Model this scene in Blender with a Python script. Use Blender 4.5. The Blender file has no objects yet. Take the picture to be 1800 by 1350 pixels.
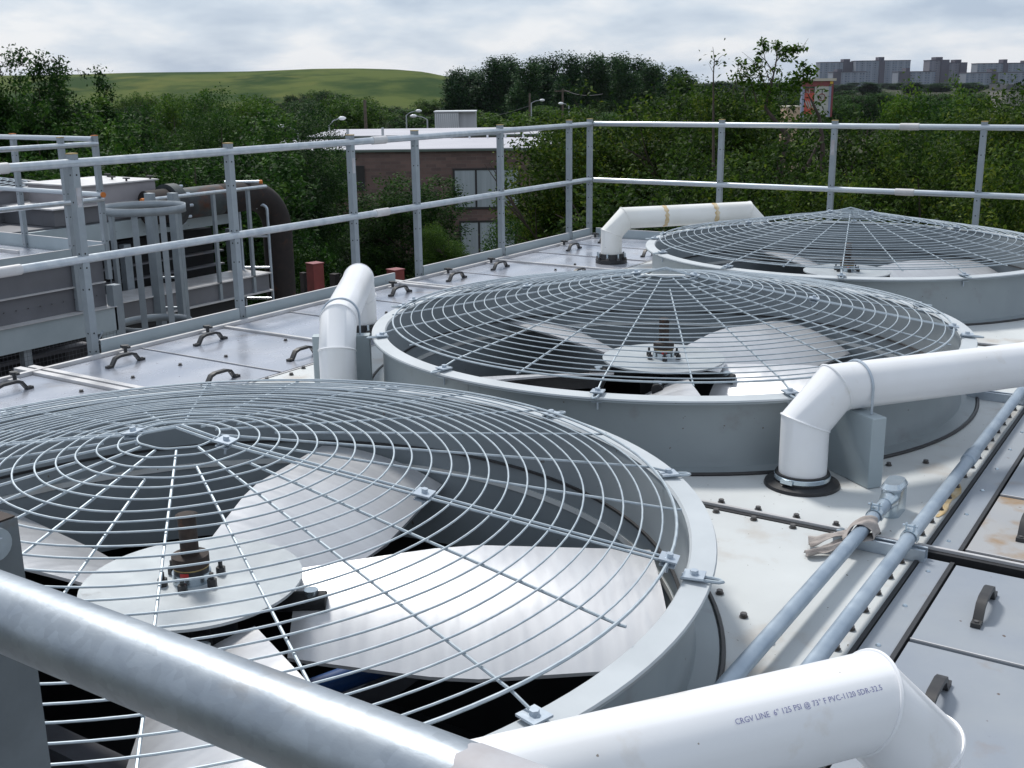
import bpy, math, random
import numpy as np
from mathutils import Vector, Matrix, noise
random.seed(7); rng = np.random.default_rng(7)
scn = bpy.context.scene
R = math.radians

# ------------------------------------------------------------------ camera
F_PX, YAW, PITCH, ROLL = 1974.5, -0.5762, 0.2619, -0.0125      # focal length in 1800 px units
CAM = Vector((5.0649, -9.1995, 1.3968))
cy, sy, cp, sp = math.cos(YAW), math.sin(YAW), math.cos(PITCH), math.sin(PITCH)
FW = Vector((sy*cp, cy*cp, -sp)); r0 = Vector((cy, -sy, 0)); u0 = r0.cross(FW)
cr, sr = math.cos(ROLL), math.sin(ROLL)
RT = cr*r0 + sr*u0; UP = -sr*r0 + cr*u0
cd = bpy.data.cameras.new('camera'); cam = bpy.data.objects.new('camera', cd)
scn.collection.objects.link(cam)
cd.sensor_width = 36; cd.lens = F_PX/1800*36; cd.clip_start = .02; cd.clip_end = 6000
M3 = Matrix((RT, UP, -FW)).transposed()
cam.matrix_world = Matrix.Translation(CAM) @ M3.to_4x4()
scn.camera = cam
def at(px, py, depth):
    """world point seen at photo pixel (px,py) of the 1800x1350 photograph at a given distance"""
    return CAM + (FW + RT*((px-900)/F_PX) - UP*((py-675)/F_PX))*depth

# ------------------------------------------------------------------ light
SUN_AZ_VEC = Vector((-.86, .50, 0)).normalized(); SUN_EL = R(54)
sd = (SUN_AZ_VEC*math.cos(SUN_EL) + Vector((0, 0, math.sin(SUN_EL))))
sl = bpy.data.lights.new('sun', 'SUN'); sl.energy = 3.1; sl.angle = R(10); sl.color = (1, .965, .91)
so = bpy.data.objects.new('sun', sl); scn.collection.objects.link(so)
so.rotation_euler = sd.to_track_quat('Z', 'Y').to_euler(); so.location = (0, 0, 30)

w = bpy.data.worlds.new('World'); scn.world = w; w.use_nodes = True
nt = w.node_tree; N = nt.nodes; L = nt.links; N.clear()
out = N.new('ShaderNodeOutputWorld'); bg = N.new('ShaderNodeBackground'); bg.inputs[1].default_value = .1
sky = N.new('ShaderNodeTexSky'); sky.sky_type = 'NISHITA'; sky.sun_disc = False
sky.sun_elevation = SUN_EL; sky.sun_rotation = math.atan2(SUN_AZ_VEC.x, SUN_AZ_VEC.y)
sky.dust_density = 1.5
tc = N.new('ShaderNodeTexCoord'); sep = N.new('ShaderNodeSeparateXYZ'); L.new(tc.outputs['Generated'], sep.inputs[0])
def mth(op, a, b=None, c=None):
    m = N.new('ShaderNodeMath'); m.operation = op
    for i, v in enumerate((a, b, c)):
        if v is None: continue
        if isinstance(v, (int, float)): m.inputs[i].default_value = v
        else: L.new(v, m.inputs[i])
    return m.outputs[0]
zc = mth('ADD', mth('MAXIMUM', sep.outputs[2], 0.0), .30)
cx = mth('DIVIDE', sep.outputs[0], zc); cyy = mth('DIVIDE', sep.outputs[1], zc)
cmb = N.new('ShaderNodeCombineXYZ'); L.new(cx, cmb.inputs[0]); L.new(cyy, cmb.inputs[1])
n1 = N.new('ShaderNodeTexNoise'); n1.inputs['Scale'].default_value = 2.6; n1.inputs['Detail'].default_value = 7
n1.inputs['Roughness'].default_value = .52; n1.inputs['Distortion'].default_value = .1; L.new(cmb.outputs[0], n1.inputs['Vector'])
rp = N.new('ShaderNodeValToRGB'); L.new(n1.outputs['Fac'], rp.inputs[0])
rp.color_ramp.elements[0].position = .34; rp.color_ramp.elements[0].color = (4.7, 5.7, 7.2, 1)
rp.color_ramp.elements[1].position = .62; rp.color_ramp.elements[1].color = (8.9, 9.2, 9.7, 1)
e = rp.color_ramp.elements.new(.48); e.color = (6.5, 7.4, 8.6, 1)
mixs = N.new('ShaderNodeMixRGB'); mixs.inputs[0].default_value = .86
L.new(sky.outputs[0], mixs.inputs[1]); L.new(rp.outputs[0], mixs.inputs[2])
L.new(mixs.outputs[0], bg.inputs[0]); L.new(bg.outputs[0], out.inputs[0])
vs = scn.view_settings; vs.view_transform = 'Standard'; vs.look = 'None'; vs.gamma = 1; vs.exposure = 0.0
scn.render.engine = 'CYCLES'

# ------------------------------------------------------------------ materials
def material(name, col, rough=.6, metal=0, col2=None, nscale=4, lo=.35, hi=.65, bump=0, bscale=40, spots=None,
             rust=None, stretch=None, spec=.5, detail=6, rvar=0, coat=0):
    m = bpy.data.materials.new(name); m.use_nodes = True
    t = m.node_tree; n = t.nodes; l = t.links; b = n['Principled BSDF']
    b.inputs['Roughness'].default_value = rough; b.inputs['Metallic'].default_value = metal
    b.inputs['Specular IOR Level'].default_value = spec
    if coat: b.inputs['Coat Weight'].default_value = coat; b.inputs['Coat Roughness'].default_value = .08
    co = n.new('ShaderNodeTexCoord'); vec = co.outputs['Object']
    if stretch:
        mp = n.new('ShaderNodeMapping'); mp.inputs['Scale'].default_value = stretch; l.new(vec, mp.inputs[0]); vec = mp.outputs[0]
    def nz(scale, det=detail, rgh=.55):
        k = n.new('ShaderNodeTexNoise'); k.inputs['Scale'].default_value = scale; k.inputs['Detail'].default_value = det
        k.inputs['Roughness'].default_value = rgh; l.new(vec, k.inputs['Vector']); return k.outputs['Fac']
    def ramp(f, a, c):
        k = n.new('ShaderNodeMapRange'); k.inputs['From Min'].default_value = a; k.inputs['From Max'].default_value = c
        l.new(f, k.inputs['Value']); return k.outputs[0]
    def mix(f, a, c):
        k = n.new('ShaderNodeMixRGB'); l.new(f, k.inputs[0])
        for i, v in ((1, a), (2, c)):
            if isinstance(v, tuple): k.inputs[i].default_value = (*v, 1)
            else: l.new(v, k.inputs[i])
        return k.outputs[0]
    cur = col
    if col2: cur = mix(ramp(nz(nscale), lo, hi), col, col2)
    if rust: cur = mix(ramp(nz(rust[0]), rust[1], rust[2]), cur, rust[3])
    if spots: cur = mix(ramp(nz(spots[0], 2), spots[1], spots[1]+.02), cur, spots[2])
    if isinstance(cur, tuple): b.inputs['Base Color'].default_value = (*cur, 1)
    else: l.new(cur, b.inputs['Base Color'])
    if rvar:
        k = n.new('ShaderNodeMapRange'); k.inputs['To Min'].default_value = rough-rvar; k.inputs['To Max'].default_value = rough+rvar
        k.inputs['From Min'].default_value = .3; k.inputs['From Max'].default_value = .7
        l.new(nz(nscale*1.7), k.inputs['Value']); l.new(k.outputs[0], b.inputs['Roughness'])
    if bump:
        k = n.new('ShaderNodeBump'); k.inputs['Strength'].default_value = bump; k.inputs['Distance'].default_value = .01
        l.new(nz(bscale), k.inputs['Height']); l.new(k.outputs[0], b.inputs['Normal'])
    return m
MT = {}
MT['deck'] = material('deck_paint', (.60, .625, .625), .5, 0, (.50, .52, .525), 1.7, .35, .7, spots=(55, .72, (.12, .095, .075)), rust=(3.4, .54, .74, (.43, .38, .325)), rvar=.08)
MT['hatch'] = material('hatch_metal', (.38, .41, .48), .24, .3, (.44, .455, .50), 2.2, .35, .65, spots=(30, .74, (.09, .07, .06)), rust=(3.5, .62, .80, (.34, .29, .25)), rvar=.12)
MT['hatch_r'] = material('hatch_metal_dull', (.27, .30, .345), .45, .15, (.32, .345, .37), 2.6, .35, .65, spots=(24, .73, (.12, .09, .075)), rust=(5, .64, .82, (.26, .215, .185)), rvar=.1)
MT['hatch_rust'] = material('hatch_metal_rusty', (.33, .345, .37), .5, .1, (.37, .37, .37), 3, .35, .65, rust=(5.5, .46, .62, (.30, .20, .11)), spots=(30, .72, (.16, .08, .03)))
MT['lip'] = material('deck_trim', (.60, .60, .61), .42, .2, (.48, .47, .47), 6)
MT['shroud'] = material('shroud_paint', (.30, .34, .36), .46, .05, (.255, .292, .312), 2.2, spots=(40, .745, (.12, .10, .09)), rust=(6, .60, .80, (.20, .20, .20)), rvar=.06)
MT['lipring'] = material('shroud_lip_paint', (.50, .535, .56), .5, .0, (.44, .475, .50), 5)
MT['galv'] = material('galvanised_steel', (.50, .56, .62), .42, .55, (.40, .46, .53), 14, bump=.05, bscale=60, rvar=.1)
MT['galvrail'] = material('galvanised_rail', (.54, .58, .61), .36, .6, (.42, .47, .52), 3.2, stretch=(.6, 5, 5), rust=(7, .64, .78, (.46, .42, .36)), rvar=.08)
MT['wire'] = material('galvanised_wire', (.46, .52, .56), .5, .45, (.36, .42, .47), 30)
MT['conduit'] = material('conduit_steel', (.40, .47, .54), .42, .5, (.29, .36, .44), 9, rvar=.1)
MT['fitting'] = material('bright_zinc', (.56, .63, .68), .22, .8, (.42, .50, .56), 12)
MT['post'] = material('post_paint', (.31, .35, .38), .5, .25, (.26, .295, .325), 8)
MT['postnear'] = material('shaded_post_steel', (.20, .225, .25), .5, .3, (.15, .17, .19), 14, rust=(20, .62, .8, (.17, .12, .09)))  # darker post steel: the near post's shade is put into the colour, plus rust
MT['toe'] = material('toe_board', (.40, .46, .49), .5, .15, (.34, .40, .43), 3, spots=(12, .76, (.14, .12, .1)))
MT['pvc'] = material('white_pvc', (.80, .81, .83), .32, 0, (.72, .72, .72), 2.2, .45, .8, spots=(60, .77, (.30, .26, .22)), rust=(7, .62, .82, (.60, .54, .46)))
MT['pvcold'] = material('yellowed_pvc', (.80, .80, .78), .38, 0, (.70, .69, .65), 3, .4, .75, spots=(30, .75, (.25, .2, .15)))
MT['glue'] = material('glue_stain', (.52, .36, .15), .5, 0, (.68, .58, .42), 20)
MT['rubber'] = material('black_rubber', (.018, .018, .02), .45, 0, (.03, .03, .032), 12)
MT['handle'] = material('black_handle', (.022, .022, .025), .5, 0, (.04, .04, .04), 20)
MT['bolt'] = material('weathered_bolt', (.14, .14, .15), .5, .4, (.09, .08, .07), 40)
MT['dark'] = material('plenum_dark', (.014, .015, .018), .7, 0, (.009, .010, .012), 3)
MT['inner'] = material('shroud_inside_shaded', (.21, .24, .26), .5, .05, (.17, .20, .22), 2.2, spots=(40, .74, (.10, .09, .08)))  # darker copy of the shroud paint; the inside wall's shade is in the colour
MT['blade'] = material('fan_blade_aluminium', (.66, .67, .69), .36, .5, (.60, .605, .625), 3.0, .3, .7, stretch=(8, 1, 1), rvar=.05)
MT['disc'] = material('hub_disc', (.50, .54, .56), .42, .2, (.42, .45, .47), 5, rust=(8, .68, .8, (.2, .2, .2)))
MT['rustshaft'] = material('rusty_shaft', (.06, .042, .034), .75, .2, (.03, .024, .022), 30, rust=(18, .58, .72, (.15, .065, .03)))
MT['red'] = material('red_sticker', (.45, .03, .03), .5)
MT['stoprust'] = material('cut_rust', (.35, .13, .05), .8, 0, (.15, .07, .04), 60)
MT['cap'] = material('yellow_cap', (.45, .34, .12), .6, 0, (.32, .22, .1), 50)
MT['orange'] = material('orange_cap', (.55, .17, .03), .6)
MT['hole'] = material('hole_dark', (.01, .01, .012), .8)
MT['sticker'] = material('paper_label', (.46, .47, .50), .6, 0, (.38, .36, .37), 26, rust=(60, .66, .72, (.20, .18, .20)))
MT['rag'] = material('dusty_rag', (.40, .365, .345), .9, 0, (.30, .265, .245), 14, bump=.3, bscale=160)
MT['redsteel'] = material('red_primer_steel', (.22, .045, .04), .6, 0, (.16, .035, .03), 6)
MT['blue'] = material('blue_pipe', (.015, .075, .26), .45)
MT['pipe_rust'] = material('weathered_pipe', (.06, .078, .08), .6, .2, (.035, .035, .04), 5, rust=(4, .52, .68, (.10, .04, .022)))
MT['pipe_dark'] = material('dark_rusty_pipe', (.022, .016, .015), .85, 0, (.015, .012, .012), 14, rust=(9, .58, .75, (.06, .025, .014)))
MT['casing'] = material('tower_casing', (.165, .168, .185), .55, .1, (.13, .132, .145), 2.5, rust=(2, .6, .8, (.27, .2, .17)))
MT['boxgrey'] = material('valve_box_paint', (.34, .325, .345), .55, .1, (.28, .265, .28), 2.5)
MT['galvnear'] = material('galvanised_bar', (.40, .44, .48), .46, .72, (.29, .33, .38), 34, .3, .7, bump=.025, bscale=220, rust=(13, .62, .78, (.36, .33, .30)), rvar=.06, stretch=(.5, 1, 1))
_t = MT['galvnear'].node_tree; _b = _t.nodes['Principled BSDF']; _v = _t.nodes.new('ShaderNodeTexVoronoi'); _v.inputs['Scale'].default_value = 130
_c = _t.nodes.new('ShaderNodeTexCoord'); _t.links.new(_c.outputs['Object'], _v.inputs['Vector']); _m = _t.nodes.new('ShaderNodeMixRGB'); _m.blend_type = 'MULTIPLY'; _m.inputs[0].default_value = .16; _w = _t.nodes.new('ShaderNodeRGBToBW'); _t.links.new(_v.outputs['Color'], _w.inputs[0])
_src = _b.inputs['Base Color'].links[0].from_socket; _t.links.new(_src, _m.inputs[1]); _t.links.new(_w.outputs[0], _m.inputs[2]); _t.links.new(_m.outputs[0], _b.inputs['Base Color'])
MT['louver'] = material('louver_slat', (.13, .135, .155), .6, .1, (.08, .08, .09), 4)
MT['glass'] = material('blind_glass', (.40, .44, .47), .22, 0, (.32, .36, .38), .8, stretch=(6, 6, .2))
MT['frame'] = material('window_frame', (.03, .028, .028), .5)
MT['roofwhite'] = material('white_roof', (.44, .44, .48), .7, 0, (.38, .38, .42), .25)
MT['coping'] = material('green_coping', (.10, .13, .11), .6)
MT['concrete'] = material('concrete', (.30, .28, .26), .85, 0, (.22, .21, .2), .8)
MT['lampgrey'] = material('lamp_pole', (.36, .38, .40), .5, .2)
MT['lamphead'] = material('lamp_head', (.72, .74, .76), .4)
MT['wood'] = material('weathered_wood', (.12, .095, .075), .9, 0, (.08, .065, .05), 5)
MT['bark'] = material('bark', (.070, .052, .042), .95, 0, (.04, .03, .025), 6, bump=.4, bscale=20)
MT['beige'] = material('sign_cornice', (.50, .46, .38), .7)
MT['maroon'] = material('sign_maroon', (.22, .055, .06), .6)
MT['signred'] = material('sign_red', (.50, .09, .06), .5)
MT['signwhite'] = material('sign_white', (.46, .46, .42), .5, 0, (.34, .35, .32), 1.5)
MT['signblue'] = material('sign_pillar', (.25, .28, .38), .6)
MT['signyellow'] = material('sign_yellow', (.65, .42, .05), .5)
MT['signdark'] = material('sign_dark', (.05, .05, .07), .5)
MT['ink'] = material('pipe_ink', (.20, .21, .38), .7)
MT['tank'] = material('white_tank', (.50, .51, .54), .6, 0, (.40, .41, .44), 1, stretch=(1, 1, .1))
MT['tan'] = material('tan_wall', (.50, .36, .26), .7)

def brick_material(name, c1, c2, mortar, scale, bw=.5, bh=.25, rough=.85):
    m = bpy.data.materials.new(name); m.use_nodes = True; t = m.node_tree; n = t.nodes; l = t.links; b = n['Principled BSDF']
    co = n.new('ShaderNodeTexCoord'); mp = n.new('ShaderNodeMapping'); mp.inputs['Rotation'].default_value = (R(90), 0, 0)
    l.new(co.outputs['Object'], mp.inputs[0])
    k = n.new('ShaderNodeTexBrick'); k.inputs['Scale'].default_value = scale
    k.inputs['Color1'].default_value = (*c1, 1); k.inputs['Color2'].default_value = (*c2, 1); k.inputs['Mortar'].default_value = (*mortar, 1)
    k.inputs['Brick Width'].default_value = bw; k.inputs['Row Height'].default_value = bh; k.inputs['Mortar Size'].default_value = .012
    l.new(mp.outputs[0], k.inputs['Vector'])
    nz = n.new('ShaderNodeTexNoise'); nz.inputs['Scale'].default_value = .6; nz.inputs['Detail'].default_value = 5; l.new(co.outputs['Object'], nz.inputs['Vector'])
    mx = n.new('ShaderNodeMixRGB'); mx.blend_type = 'MULTIPLY'; mx.inputs[0].default_value = .5
    l.new(k.outputs[0], mx.inputs[1]); l.new(nz.outputs[0], mx.inputs[2])
    l.new(mx.outputs[0], b.inputs['Base Color']); b.inputs['Roughness'].default_value = rough
    return m
MT['brick'] = brick_material('dark_brick', (.23, .145, .125), (.15, .10, .09), (.19, .15, .135), 1.0, .6, .2)

def leaf_material(name, cols, trans=.25):
    m = bpy.data.materials.new(name); m.use_nodes = True; t = m.node_tree; n = t.nodes; l = t.links; b = n['Principled BSDF']
    g = n.new('ShaderNodeNewGeometry'); rp = n.new('ShaderNodeValToRGB')
    co = n.new('ShaderNodeTexCoord'); nz = n.new('ShaderNodeTexNoise'); nz.inputs['Scale'].default_value = 11; nz.inputs['Detail'].default_value = 4
    l.new(co.outputs['Object'], nz.inputs['Vector'])
    oi = n.new('ShaderNodeObjectInfo')
    a = n.new('ShaderNodeMath'); a.operation = 'MULTIPLY'; a.inputs[1].default_value = .45; l.new(g.outputs['Random Per Island'], a.inputs[0])
    a2 = n.new('ShaderNodeMath'); a2.operation = 'MULTIPLY_ADD'; a2.inputs[1].default_value = 1.7; l.new(nz.outputs[0], a2.inputs[0]); l.new(a.outputs[0], a2.inputs[2])
    a3 = n.new('ShaderNodeMath'); a3.operation = 'MULTIPLY_ADD'; a3.inputs[1].default_value = .3; l.new(oi.outputs['Random'], a3.inputs[0])
    a4 = n.new('ShaderNodeMath'); a4.operation = 'SUBTRACT'; a4.inputs[1].default_value = .74; l.new(a2.outputs[0], a4.inputs[0]); l.new(a4.outputs[0], a3.inputs[2])
    l.new(a3.outputs[0], rp.inputs[0])
    els = rp.color_ramp.elements; els[0].position = .1; els[0].color = (*cols[0], 1); els[1].position = .95; els[1].color = (*cols[-1], 1)
    for i, c in enumerate(cols[1:-1]):
        q = els.new(.1 + .85*(i+1)/(len(cols)-1)); q.color = (*c, 1)
    l.new(rp.outputs[0], b.inputs['Base Color']); b.inputs['Roughness'].default_value = .62; b.inputs['Specular IOR Level'].default_value = .12
    tr = n.new('ShaderNodeBsdfTranslucent'); l.new(rp.outputs[0], tr.inputs[0]); ms = n.new('ShaderNodeMixShader'); ms.inputs[0].default_value = trans
    o = n['Material Output']; l.new(b.outputs[0], ms.inputs[1]); l.new(tr.outputs[0], ms.inputs[2]); l.new(ms.outputs[0], o.inputs[0])
    return m
MT['leaf_olive'] = leaf_material('leaves_olive', [(.009, .021, .006), (.024, .055, .008), (.058, .108, .013), (.15, .19, .022)], .38)
MT['leaf_green'] = leaf_material('leaves_green', [(.008, .024, .008), (.017, .052, .011), (.038, .094, .016), (.075, .15, .024)], .3)
MT['leaf_dark'] = leaf_material('leaves_dark', [(.007, .021, .006), (.016, .050, .009), (.034, .094, .013), (.08, .155, .02)], .32)
MT['leaf_far'] = leaf_material('leaves_far', [(.009, .032, .013), (.017, .052, .018), (.032, .082, .024), (.055, .11, .03)], .2)
MT['leaf_lime'] = leaf_material('leaves_lime', [(.014, .036, .007), (.032, .080, .010), (.065, .135, .014), (.12, .19, .024)], .35)

# ------------------------------------------------------------------ mesh helpers
COL = scn.collection
class MB:
    def __init__(s): s.v = []; s.f = []; s.m = []; s.mats = []; s.sm = []
    def mi(s, mat):
        if mat not in s.mats: s.mats.append(mat)
        return s.mats.index(mat)
    def add(s, vs, fs, mat, smooth=False):
        o = len(s.v); s.v += [tuple(v) for v in vs]; k = s.mi(mat)
        for f in fs: s.f.append(tuple(i+o for i in f)); s.m.append(k); s.sm.append(smooth)
    def box(s, a, b, mat, M=None):
        x0, y0, z0 = a; x1, y1, z1 = b
        vs = [Vector(p) for p in ((x0,y0,z0),(x1,y0,z0),(x1,y1,z0),(x0,y1,z0),(x0,y0,z1),(x1,y0,z1),(x1,y1,z1),(x0,y1,z1))]
        if M: vs = [M @ v for v in vs]
        s.add(vs, [(0,3,2,1),(4,5,6,7),(0,1,5,4),(1,2,6,5),(2,3,7,6),(3,0,4,7)], mat)
    def tube(s, pts, r, mat, n=10, caps=True, closed=False, smooth=True, sq=None):
        pts = [Vector(p) for p in pts]; K = len(pts); rs = r if isinstance(r, (list, tuple)) else [r]*K
        up = Vector((0, 0, 1)); vs = []; prev = None
        for i, p in enumerate(pts):
            if closed: d = pts[(i+1) % K]-pts[i-1]
            elif i == 0: d = pts[1]-p
            elif i == K-1: d = p-pts[i-1]
            else: d = (pts[i+1]-p).normalized()+(p-pts[i-1]).normalized()
            d.normalize()
            if prev is None:
                a = d.cross(up)
                if a.length < 1e-3: a = d.cross(Vector((1, 0, 0)))
                a.normalize()
            else:
                a = prev - d*prev.dot(d); a.normalize()
            prev = a; b = d.cross(a)
            k = 1.0
            if not closed and 0 < i < K-1:
                c = (pts[i+1]-p).normalized().dot(d); k = 1/max(c, .5)
                # widen in the bend plane only
                bn = ((pts[i+1]-p).normalized()-(p-pts[i-1]).normalized())
                bn = bn-d*bn.dot(d)
                bn = bn.normalized() if bn.length > 1e-5 else None
            else: bn = None
            for j in range(n):
                t = 2*math.pi*j/n + (math.pi/n if sq else 0)
                o = (a*math.cos(t)+b*math.sin(t))*rs[i]
                if sq: o = a*math.copysign(sq[0], math.cos(t)) + b*math.copysign(sq[1], math.sin(t))
                if bn: o = o+bn*o.dot(bn)*(k-1)
                vs.append(p+o)
        fs = []
        for i in range(K if closed else K-1):
            i2 = (i+1) % K
            for j in range(n): fs.append((i*n+j, i2*n+j, i2*n+(j+1) % n, i*n+(j+1) % n))
        if caps and not closed: fs.append(tuple(range(n))); fs.append(tuple((K-1)*n+j for j in reversed(range(n))))
        s.add(vs, fs, mat, smooth and not sq)
    def rod(s, a, b, sx, sy_, mat): s.tube([a, b], 1, mat, n=4, sq=(sx, sy_))
    def cyl(s, c, r, z0, z1, mat, n=24, r2=None, smooth=True):
        r2 = r if r2 is None else r2; vs = []
        for z, q in ((z0, r), (z1, r2)):
            for j in range(n): t = 2*math.pi*j/n; vs.append((c[0]+q*math.cos(t), c[1]+q*math.sin(t), z))
        s.add(vs, [(j, (j+1) % n, n+(j+1) % n, n+j) for j in range(n)], mat, smooth)
        s.add(vs[n:], [tuple(range(n))], mat); s.add(vs[:n], [tuple(reversed(range(n)))], mat)
    def lathe(s, prof, mat, n=96, c=(0, 0), smooth=True, closed=False):
        vs = []
        for r, z in prof:
            for j in range(n): t = 2*math.pi*j/n; vs.append((c[0]+r*math.cos(t), c[1]+r*math.sin(t), z))
        K = len(prof); fs = []
        for i in range(K if closed else K-1):
            i2 = (i+1) % K
            for j in range(n): fs.append((i*n+j, i*n+(j+1) % n, i2*n+(j+1) % n, i2*n+j))
        s.add(vs, fs, mat, smooth)
    def build(s, name, parent=None, label=None, cat=None, group=None, kind=None, world=True, edge_split=True):
        off = Vector((0, 0, 0))
        if parent is not None and world: off = parent.matrix_world.translation
        me = bpy.data.meshes.new(name); me.from_pydata([Vector(v)-off for v in s.v], [], s.f)
        for m in s.mats: me.materials.append(m)
        me.polygons.foreach_set('material_index', s.m); me.polygons.foreach_set('use_smooth', s.sm)
        me.update()
        if edge_split and any(s.sm): me.set_sharp_from_angle(angle=R(38))
        o = bpy.data.objects.new(name, me); COL.objects.link(o)
        if parent is not None: o.parent = parent
        tag(o, label, cat, group, kind); return o
def tag(o, label=None, cat=None, group=None, kind=None):
    if label: o['label'] = label
    if cat: o['category'] = cat
    if group: o['group'] = group
    if kind: o['kind'] = kind
    return o
def thing(name, label, cat, loc=(0, 0, 0), group=None):
    o = bpy.data.objects.new(name, None); COL.objects.link(o); o.empty_display_size = .2
    o.location = loc; o.matrix_world = Matrix.Translation(Vector(loc)); return tag(o, label, cat, group)
def copy_tree(o, parent=None, loc=None):
    c = o.copy(); COL.objects.link(c)
    if parent: c.parent = parent
    if loc is not None: c.location = loc
    for ch in [q for q in KIDS.get(o, [])] if o in KIDS else list(o.children): copy_tree(ch, c)
    return c
KIDS = {}
def put(parent, mesh_obj, loc, rotz=0):
    """another copy of a part at loc (world) under parent"""
    c = mesh_obj.copy(); COL.objects.link(c); c.parent = parent
    c.location = Vector(loc)-parent.matrix_world.translation; c.rotation_euler = (0, 0, rotz); return c

# ------------------------------------------------------------------ ground, hill, roof
def noisy_sheet(name, x0, x1, y0, y1, nx, ny, zf, mat, kind='structure'):
    vs = []; fs = []
    for j in range(ny+1):
        for i in range(nx+1):
            x = x0+(x1-x0)*i/nx; y = y0+(y1-y0)*j/ny; vs.append((x, y, zf(x, y)))
    for j in range(ny):
        for i in range(nx): a = j*(nx+1)+i; fs.append((a, a+1, a+nx+2, a+nx+1))
    b = MB(); b.add(vs, fs, mat, True); return b.build(name, kind=kind, edge_split=False)
MT['ground'] = material('ground_mix', (.07, .066, .05), .95, 0, (.025, .04, .015), .12, .40, .60, rust=(.5, .6, .7, (.16, .145, .12)), spec=.05)
MT['hillgrass'] = material('hill_grass', (.080, .105, .030), .9, 0, (.026, .052, .016), .03, .42, .58, rust=(.05, .55, .72, (.11, .12, .035)), bump=.6, bscale=.4, detail=9, stretch=(1, 1, 3), spec=.03)
GZ = -9.0
noisy_sheet('ground', -2600, 2600, -1500, 3600, 2, 2, lambda x, y: GZ, MT['ground'])
def build_hill():
    prof = [(-700, 133), (-300, 136), (-50, 135), (60, 133), (160, 131), (300, 128), (450, 125), (560, 122), (640, 121.5), (700, 123), (750, 127), (790, 135), (840, 146), (900, 156), (1000, 170)]
    xs = [p[0] for p in prof]; ys = [p[1] for p in prof]
    vs = []; K = 120; J = 24
    for i in range(K+1):
        px = -700+1700*i/K; row = np.interp(px, xs, ys); top = at(px, row, 520)
        H = max(top.z-GZ, .3)
        for j in range(J+1):
            t = j/J                        # 0 front foot .. 1 back foot
            dep = 380+320*t; base = at(px, 300, dep); h = math.sin(math.pi*min(max((dep-380)/280, 0), 1)*.5) if dep < 660 else math.cos((dep-660)/40*1.5)
            h = min(1, math.sin(min((dep-380)/140, 1)*math.pi/2)) if dep <= 520 else max(0, math.cos((dep-520)/180*math.pi/2))
            n_ = noise.noise(Vector((base.x*.02, base.y*.02, 0)))*1.2
            vs.append((base.x, base.y, GZ-.5+(H+.5+n_*.35)*h))
    fs = [(i*(J+1)+j, (i+1)*(J+1)+j, (i+1)*(J+1)+j+1, i*(J+1)+j+1) for i in range(K) for j in range(J)]
    b = MB(); b.add(vs, fs, MT['hillgrass'], True); b.build('hill', kind='structure', edge_split=False)
build_hill()
b = MB(); b.box((-14, -14, -8.99), (9, 4.5, -4.0), MT['concrete']); b.build('rooftop_slab', kind='structure')

# ------------------------------------------------------------------ the cooling tower deck
FX = 2.7936; FY = [-7.3133, -4.3506, -1.3879]; PITCHY = 2.9627
CELL = [-8.795, -5.832, -2.869, .094]
tower = thing('cooling_tower', 'large grey rooftop cooling tower deck carrying three caged fans', 'cooling tower', (FX, -4.35, 0))
b = MB()
X0, X1 = .03, 5.56
ya, yb = CELL[0], CELL[3]
for (p, q) in (((X0, ya, -2.6), (X0+.03, yb, -.012)), ((X1-.03, ya, -2.6), (X1, yb, -.012)), ((X0+.03, ya, -2.6), (X1-.03, ya+.03, -.012)), ((X0+.03, yb-.03, -2.6), (X1-.03, yb, -.012))):
    b.box(p, q, MT['casing'])
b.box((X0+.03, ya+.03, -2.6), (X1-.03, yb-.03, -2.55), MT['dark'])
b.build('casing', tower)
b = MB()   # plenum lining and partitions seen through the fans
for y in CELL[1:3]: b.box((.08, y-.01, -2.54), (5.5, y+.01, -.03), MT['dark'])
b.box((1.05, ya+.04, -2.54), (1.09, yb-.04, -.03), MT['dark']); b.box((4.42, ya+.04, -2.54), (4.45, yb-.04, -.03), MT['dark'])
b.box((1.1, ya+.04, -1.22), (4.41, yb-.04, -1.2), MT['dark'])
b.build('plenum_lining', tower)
def plate_with_hole(xa, xb, y0, y1, c, r, z, th, mat, n=96):
    m = MB(); pts = []
    for j in range(n):
        t = 2*math.pi*j/n; d = Vector((math.cos(t), math.sin(t)))
        ks = []
        if abs(d.x) > 1e-6: ks.append(((xb if d.x > 0 else xa)-c[0])/d.x)
        if abs(d.y) > 1e-6: ks.append(((y1 if d.y > 0 else y0)-c[1])/d.y)
        k = min(ks); pts.append((c[0]+d.x*k, c[1]+d.y*k))
    # snap nearest to corners
    for cx_, cy_ in ((xa, y0), (xb, y0), (xb, y1), (xa, y1)):
        i = min(range(n), key=lambda i: (pts[i][0]-cx_)**2+(pts[i][1]-cy_)**2); pts[i] = (cx_, cy_)
    vs = [(*p, z) for p in pts]+[(c[0]+r*math.cos(2*math.pi*j/n), c[1]+r*math.sin(2*math.pi*j/n), z) for j in range(n)]
    vs += [(x, y, zz-th) for x, y, zz in vs]
    fs = []
    for j in range(n):
        k = (j+1) % n
        fs += [(j, k, n+k, n+j), (2*n+k, 2*n+j, 3*n+j, 3*n+k), (k, j, 2*n+j, 2*n+k), (n+j, n+k, 3*n+k, 3*n+j)]
    m.add(vs, fs, mat); return m
for i in range(3):
    m = plate_with_hole(1.125, 4.375, CELL[i]+.028, CELL[i+1]-.028, (FX, FY[i]), 1.32, 0, .02, MT['deck'])
    # a shallow cross crease of the sheet
    m.build('deck_panel', tower)
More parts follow.
